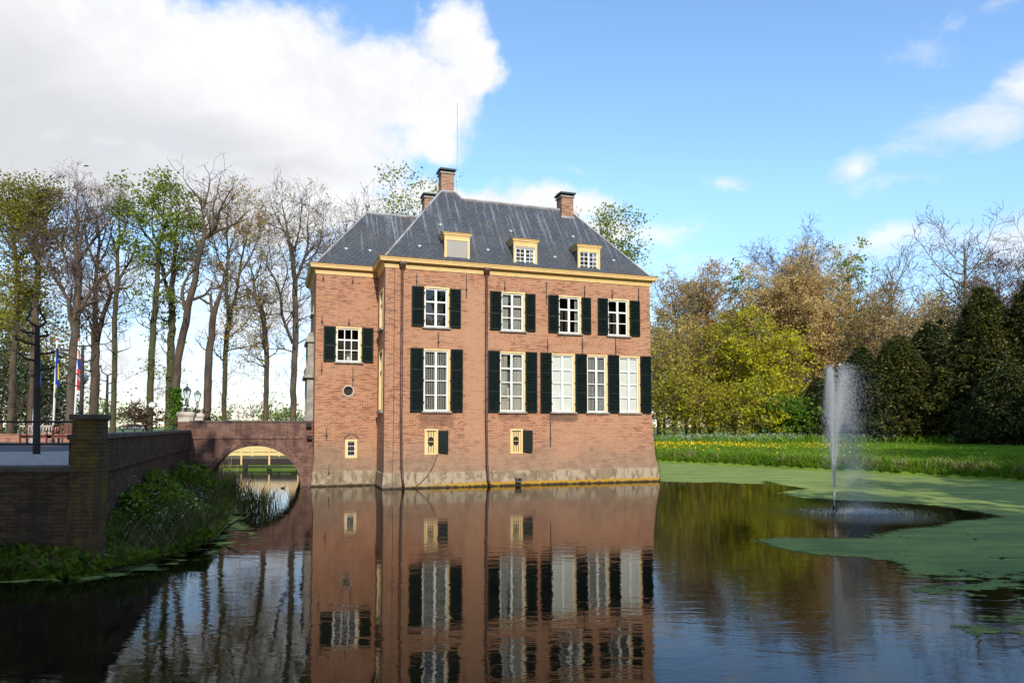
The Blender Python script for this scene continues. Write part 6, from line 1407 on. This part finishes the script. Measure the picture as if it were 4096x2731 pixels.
# the depth of the wood: a second row that closes the gaps
for i, (u, vt, Y, hw, mm, lab) in enumerate([(1510, 700, 98, 75, 'leaf_russet', 'russet tree deep in the wood behind the house corner'), (1590, 690, 100, 85, 'leaf_pale_olive', 'pale olive tree deep in the wood behind the maples'), (1680, 700, 98, 85, 'leaf_russet', 'russet tree deep in the wood behind the yellow maple'), (1770, 700, 100, 85, 'leaf_pale_olive', 'pale olive tree deep in the wood behind the yellow shrubs'),
        (1860, 680, 98, 85, 'leaf_russet', 'russet tree deep in the wood behind the dark holly'), (1950, 690, 98, 80, 'leaf_pale_olive', 'olive tree deep in the wood behind the left fountain jet'), (2040, 670, 96, 85, 'leaf_russet', 'brown tree deep in the wood behind the broad yew'), (2130, 655, 96, 85, 'leaf_pale_olive', 'olive brown tree deep in the wood behind the bare oak'), (2225, 650, 96, 85, 'leaf_russet', 'brown tree deep in the wood behind the pointed fir'), (2320, 660, 94, 85, 'leaf_russet', 'brown tree deep in the wood at the right edge')]):
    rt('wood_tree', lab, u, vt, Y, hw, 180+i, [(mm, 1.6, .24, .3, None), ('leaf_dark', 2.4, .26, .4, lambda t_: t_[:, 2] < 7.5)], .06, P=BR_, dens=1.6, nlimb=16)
# trees on the bank behind and beside the camera; they shade the left quay and the right meadow
GS = 'big shade trees along the near bank'
def shade(x, y, h, w_, seed, lab):
    T = Tree(seed); b = Vector((x, y, .8)); rr = random.Random(seed)
    lines = [[(b, .5), (b+Vector((.2, 0, h*.3)), .42), (b+Vector((-.2, .2, h*.6)), .28), (b+Vector((0, 0, h*.9)), .08)]]
    for k in range(14):
        f = .30+.5*k/14; a = 2.4*k; p = b+Vector((0, 0, h*f)); e = p+Vector((math.cos(a)*w_, math.sin(a)*w_, h*.14)); lines.append([(p, .2), (p.lerp(e, .5)+Vector((0, 0, -.3)), .12), (e, .04)])
    T.stems(lines, LF, .25, 1.3, (w_*.4, w_*.7)); put_tree('shade_tree', lab, b, T, 'bark', 'twig_brown', [('leaf_green', 9, .42, .55, None)], GS, sides=6, leaf_seed=seed)
SHADE = [(-8.2, -4.5, 21, 5.2, 'leafy tree on the bank just behind the camera to its left'), (-14.5, -3, 19, 5.5, 'leafy tree on the near bank left of the camera'), (-22, 1, 19, 6, 'leafy tree at the water corner left of the camera'), (-5.5, -14, 23, 5.5, 'leafy tree in the second row behind the camera'), (-12, -13, 24, 5.5, 'leafy tree in the second row left of the camera'),
         (9.5, -5, 13, 4.0, 'young leafy tree on the bank close to the camera'), (27.5, 4, 16, 5, 'leafy tree on the near bank right of the camera'), (38, 13, 19, 7, 'leafy tree on the meadow right of the picture'), (47, 26, 20, 7, 'leafy tree by the wood right of the picture'), (36, 2, 20, 6, 'leafy tree in the second row right of the camera'), (15.5, -1, 12.5, 4.2, 'smaller leafy tree on the bank right of the camera')]
for i, (x, y, h, w_, lab) in enumerate(SHADE): shade(x, y, h, w_, 160+i, lab)

# ------------------------------------------------------------------ ground cover
def hgt(x, y): return land_h(np.asarray(x, float), np.asarray(y, float))
def blades(P_, hh, wd, rg, lean=.35):
    n = len(P_); a = rg.uniform(0, 6.283, n); dx_ = np.stack([np.cos(a), np.sin(a), np.zeros(n)], 1); L = np.stack([np.clip(rg.normal(0, lean, n), -1, 1), np.clip(rg.normal(0, lean, n), -1, 1), np.ones(n)], 1)*hh[:, None]
    w2 = wd[:, None]*.5; bend = L*np.array([1.25, 1.25, .97])
    mid = P_+L*.55
    V = np.stack([P_-dx_*w2, P_+dx_*w2, mid+dx_*w2*.8, P_+bend, mid-dx_*w2*.8], 1).reshape(-1, 3); b = (np.arange(n)*5)[:, None]
    return V, b+np.array([[0, 1, 2, 3, 4]])
rg = np.random.default_rng(77)
def sample_meadow(n, y0=30., y1=79.):
    y = rg.uniform(y0, y1, n*3); x = rg.uniform(.16, .80, n*3)*y
    d_ = -poly_dist(x, y, MOAT); k = d_ > .1; return x[k][:n], y[k][:n], d_[k][:n]
x, y, d_ = sample_meadow(90000); V, F_ = blades(np.stack([x, y, hgt(x, y)-.02], 1), rg.uniform(.08, .24, len(x)), rg.uniform(.03, .07, len(x)), rg)
tag(link('meadow_grass', mesh_np('meadow_grass', V, [F_], ('grass_blade',))), 'short spring grass of the meadow across the moat', 'grass', kind='stuff')
x, y, d_ = sample_meadow(16000, 40, 74); dens_ = vnoise(x*.55, y*.8, 61)+.8*ss(x/y, .46, .22)-1.2*ss(x/y, .40, .62)+.3*ss(d_, 2.5, 6); k = (dens_ > .10+rg.uniform(0, .9, len(x))) & (d_ > 2.0); x, y = x[k], y[k]
C = np.stack([x, y, hgt(x, y)+rg.uniform(.12, .26, len(x))], 1); V, F_ = leaf_quads(C, .105, rg, asp=1.0, nrm_up=1.2)
tag(link('dandelions', mesh_np('dandelions', V, [F_], ('dandelion_yellow',))), 'yellow dandelions flowering across the sunlit meadow', 'dandelions', kind='stuff')
n = 5200; fx = rg.uniform(.16, .78, n); y = 66.5+rg.normal(0, 1.6, n)-np.where(fx > .45, 6, 0)*ss(fx, .4, .7); x = fx*y; k = vnoise(x*1.1, y, 63) > -.25+1.1*ss(fx, .38, .6)*rg.random(n); x, y = x[k], y[k]
C = np.stack([x, y, hgt(x, y)+rg.uniform(.25, .80, len(x))], 1); C = np.repeat(C, 3, 0)+rg.normal(0, .07, (len(C)*3, 3)); V, F_ = leaf_quads(C, .075, rg, asp=1.0, nrm_up=1.5)
tag(link('cow_parsley', mesh_np('cow_parsley', V, [F_], ('flower_white',))), 'white cow parsley along the foot of the wood', 'wildflowers', kind='stuff')
n = 5000; x = rg.uniform(.16, .78, n)*1; y = 67+rg.normal(0, 1.8, n)-6*ss(x, .4, .7); x = x*y; V, F_ = blades(np.stack([x, y, hgt(x, y)], 1), rg.uniform(.4, .95, n), rg.uniform(.06, .14, n), rg)
tag(link('tall_herbs', mesh_np('tall_herbs', V, [F_], ('grass_blade',))), 'tall green herbs along the foot of the wood', 'herbs', kind='stuff')
# fringe of the far bank: dry tufts and reeds
BANK = [(9.0, 48.9), (9.98, 47.84), (14.29, 43.0), (17.28, 38.6), (20.29, 34.8), (22.8, 31.1), (30, 24)]
def along(n, jitter=.3, inland=.25):
    L = [math.dist(a, b) for a, b in zip(BANK, BANK[1:])]; cs = np.cumsum([0]+L); s = rg.uniform(0, cs[-1], n); i = np.clip(np.searchsorted(cs, s)-1, 0, len(L)-1)
    A_ = np.array(BANK)[i]; B_ = np.array(BANK)[i+1]; q = ((s-cs[i])/np.array(L)[i])[:, None]; p = A_+(B_-A_)*q; nn = np.stack([B_[:, 1]-A_[:, 1], -(B_[:, 0]-A_[:, 0])], 1); nn /= np.linalg.norm(nn, axis=1, keepdims=True); nn *= np.where(nn[:, :1] < 0, -1, 1)
    return p+nn*(inland+np.abs(rg.normal(0, jitter, n)))[:, None], s
p, s = along(5200); k = vnoise(s*2.4, s*0, 71)+.5*vnoise(s*7, s*0, 72) > rg.normal(.1, .35, len(s)); p, s = p[k], s[k]; hh = rg.uniform(.2, .62, len(p))*(.75+.35*vnoise(s*3, s*0, 73))
V, F_ = blades(np.stack([p[:, 0], p[:, 1], hgt(p[:, 0], p[:, 1])-.05], 1), np.clip(hh, .15, .9), rg.uniform(.02, .05, len(p)), rg, .25)
tag(link('dry_reeds', mesh_np('dry_reeds', V, [F_], ('dry_reed',))), 'dry tan reed tufts along the far water edge', 'reeds', kind='stuff')
p, s = along(16000, .45, .12); V, F_ = blades(np.stack([p[:, 0], p[:, 1], hgt(p[:, 0], p[:, 1])-.05], 1), rg.uniform(.12, .38, len(p)), rg.uniform(.025, .06, len(p)), rg, .3)
tag(link('bank_grass', mesh_np('bank_grass', V, [F_], ('grass_blade',))), 'green sedge and grass along the far water edge', 'grass', kind='stuff')
# weeds on the shaded bank below the quay wall
def bank_pts(n, dmin=-.1, dmax=4.5, y0=11.3, y1=28.):
    xs, ys = [], []; need = n; out = []
    while need > 0:
        y = y0+(y1-y0)*rg.random(need*6)**1.6; x = rg.uniform(-14, -5.5, need*6); d_ = -poly_dist(x, y, MOAT)
        k = (d_ > dmin) & (d_ < dmax) & np.where(y > 12.2, x > wall_x(y)+.05, (y > 11.3)) & ~((np.abs(x+7.345) < .3) & (np.abs(y-12.1) < .26))
        k &= ~((y > 11.98) & (y < 12.5) & (x < -7.4)); out.append(np.stack([x[k], y[k], d_[k]], 1)[:need]); need = n-sum(len(o) for o in out)
    return np.concatenate(out)
q = bank_pts(75000); clump = vnoise(q[:, 0]*1.7, q[:, 1]*1.5, 81); near_ = .55+.45*ss(q[:, 1], 12.2, 14.5); tall = near_*np.clip(.12+.26*ss(q[:, 2], .1, 1.8)+.30*clump+.12*vnoise(q[:, 0]*4, q[:, 1]*4, 82), .06, .95)
C = np.stack([q[:, 0], q[:, 1], hgt(q[:, 0], q[:, 1])], 1); C[:, 2] += tall*rg.random(len(q))**.6; V, F_ = leaf_quads(C, .075, rg, asp=1.7, nrm_up=.7)
tag(link('bank_weeds', mesh_np('bank_weeds', V, [F_], ('weed_leaf',))), 'dense leafy weeds covering the shaded bank below the quay', 'weeds', kind='stuff')
q = bank_pts(8000, -.15); V, F_ = blades(np.stack([q[:, 0], q[:, 1], hgt(q[:, 0], q[:, 1])-.03], 1), (.55+.45*ss(q[:, 1], 12.2, 14.5))*np.clip(.22+.25*vnoise(q[:, 0]*2, q[:, 1]*2, 83)+rg.uniform(0, .35, len(q)), .1, .62), rg.uniform(.010, .022, len(q)), rg, .3)
tag(link('bank_grass', mesh_np('bank_grass', V, [F_], ('reed_green',))), 'long dark grass blades among the bank weeds', 'grass', kind='stuff')
q = bank_pts(2600, -.1, 1.5); V, F_ = blades(np.stack([q[:, 0], q[:, 1], hgt(q[:, 0], q[:, 1])-.03], 1), rg.uniform(.15, .55, len(q)), rg.uniform(.006, .011, len(q)), rg, .7)
tag(link('dry_stalks', mesh_np('dry_stalks', V, [F_], ('dry_reed',))), 'dry straw stalks straggling over the bank edge', 'stalks', kind='stuff')
# big dock leaves in front of the low wall
n = 2600; x = rg.uniform(-12.0, -6.7, n); y = rg.uniform(11.4, 11.95, n); C = np.stack([x, y, hgt(x, y)+rg.uniform(.03, .34, n)*(.7+.3*vnoise(x*2, y*2, 91))], 1); V, F_ = leaf_quads(C, .10, rg, asp=2.2, nrm_up=.8)
tag(link('dock_leaves', mesh_np('dock_leaves', V, [F_], ('weed_leaf',))), 'broad dock leaves in front of the low quay wall', 'weeds', kind='stuff')
# shrub and reeds near the bridge
for i, (u, v, Y, rad, hh_, lab) in enumerate([(345, 1085, 17.6, .55, .85, 'leafy nettle clump leaning on the quay wall'), (300, 1145, 14.7, .42, .6, 'dark leafy clump right of the corner pier'), (430, 1120, 23.0, .9, .9, 'brown green bramble mound near the bridge foot')]):
    p = at_y(u, v, Y); n = 2600; a = rg.normal(0, 1, (n, 3)); a /= np.linalg.norm(a, axis=1, keepdims=True); C = a*np.array([rad, rad, hh_])*rg.uniform(.6, 1.05, n)[:, None]; C = C[C[:, 2] > -.05]; r_ = thing('bramble_clump', lab, 'bush', (p.x, p.y, float(hgt([p.x], [p.y])[0])))
    C *= (1+.18*vnoise(C[:, 0]*6, C[:, 1]*6+C[:, 2]*4, 95+i))[:, None]; V, F_ = leaf_quads(C, .085, rg, asp=1.5); link('foliage', mesh_np('foliage', V, [F_], ('weed_leaf',)), r_)
    st = [([(0, 0, 0), tuple(.5*Vector(c)), tuple(c)], [.012, .008, .004]) for c in C[:60]]; V, F_ = tubes(st, 4); link('stems', mesh_np('stems', V, [F_], ('twig_brown',)), r_)
for i, (u, v, n, sp, hh_, mm, lab) in enumerate([(548, 1168, 520, .55, .75, 'reed_green', 'green reed clump standing in the water before the arch'), (505, 1125, 380, .45, .85, 'dry_reed', 'tan and green reed clump at the bank edge by the arch'), (455, 1085, 260, .7, 1.0, 'dry_reed', 'dry brown stalks against the bridge foot')]):
    p = at_z(u, v, 0); r_ = thing('reed_clump', lab, 'reeds', (p.x, p.y, 0)); pp = np.stack([rg.normal(0, sp, n), rg.normal(0, sp*1.2, n), np.full(n, -.05)], 1)
    V, F_ = blades(pp, hh_*rg.uniform(.5, 1.1, n), rg.uniform(.014, .028, n), rg, .16); link('reeds', mesh_np('reeds', V, [F_], (mm,)), r_)
    if mm == 'dry_reed': pp = np.stack([rg.normal(0, sp, n), rg.normal(0, sp, n), np.full(n, -.05)], 1); V, F_ = blades(pp, hh_*rg.uniform(.3, .8, n), rg.uniform(.014, .028, n), rg, .2); link('leaves', mesh_np('leaves', V, [F_], ('reed_green',)), r_)
n = 160; q = bank_pts(n, .3, 2.5, 12, 20); C = np.stack([q[:, 0], q[:, 1], hgt(q[:, 0], q[:, 1])+rg.uniform(.25, .75, n)], 1); C = np.repeat(C, 3, 0)+rg.normal(0, .04, (n*3, 3)); V, F_ = leaf_quads(C, .026, rg, asp=1., nrm_up=1)
tag(link('white_blossoms', mesh_np('white_blossoms', V, [F_], ('flower_white',))), 'tiny white flowers dotted through the bank weeds', 'flowers', kind='stuff')
# far bank behind the footbridge: hedge
n = 9000; x = rg.uniform(-30, -8, n); y = 51+rg.normal(0, .8, n); C = np.stack([x, y, .2+rg.uniform(0, 1.25, n)*(1+.12*vnoise(x*1.5, y, 97))], 1); V, F_ = leaf_quads(C, .16, rg)
tag(link('hedge', mesh_np('hedge', V, [F_], ('leaf_olive',))), 'olive green hedge beyond the timber footbridge', 'hedge', kind='stuff')
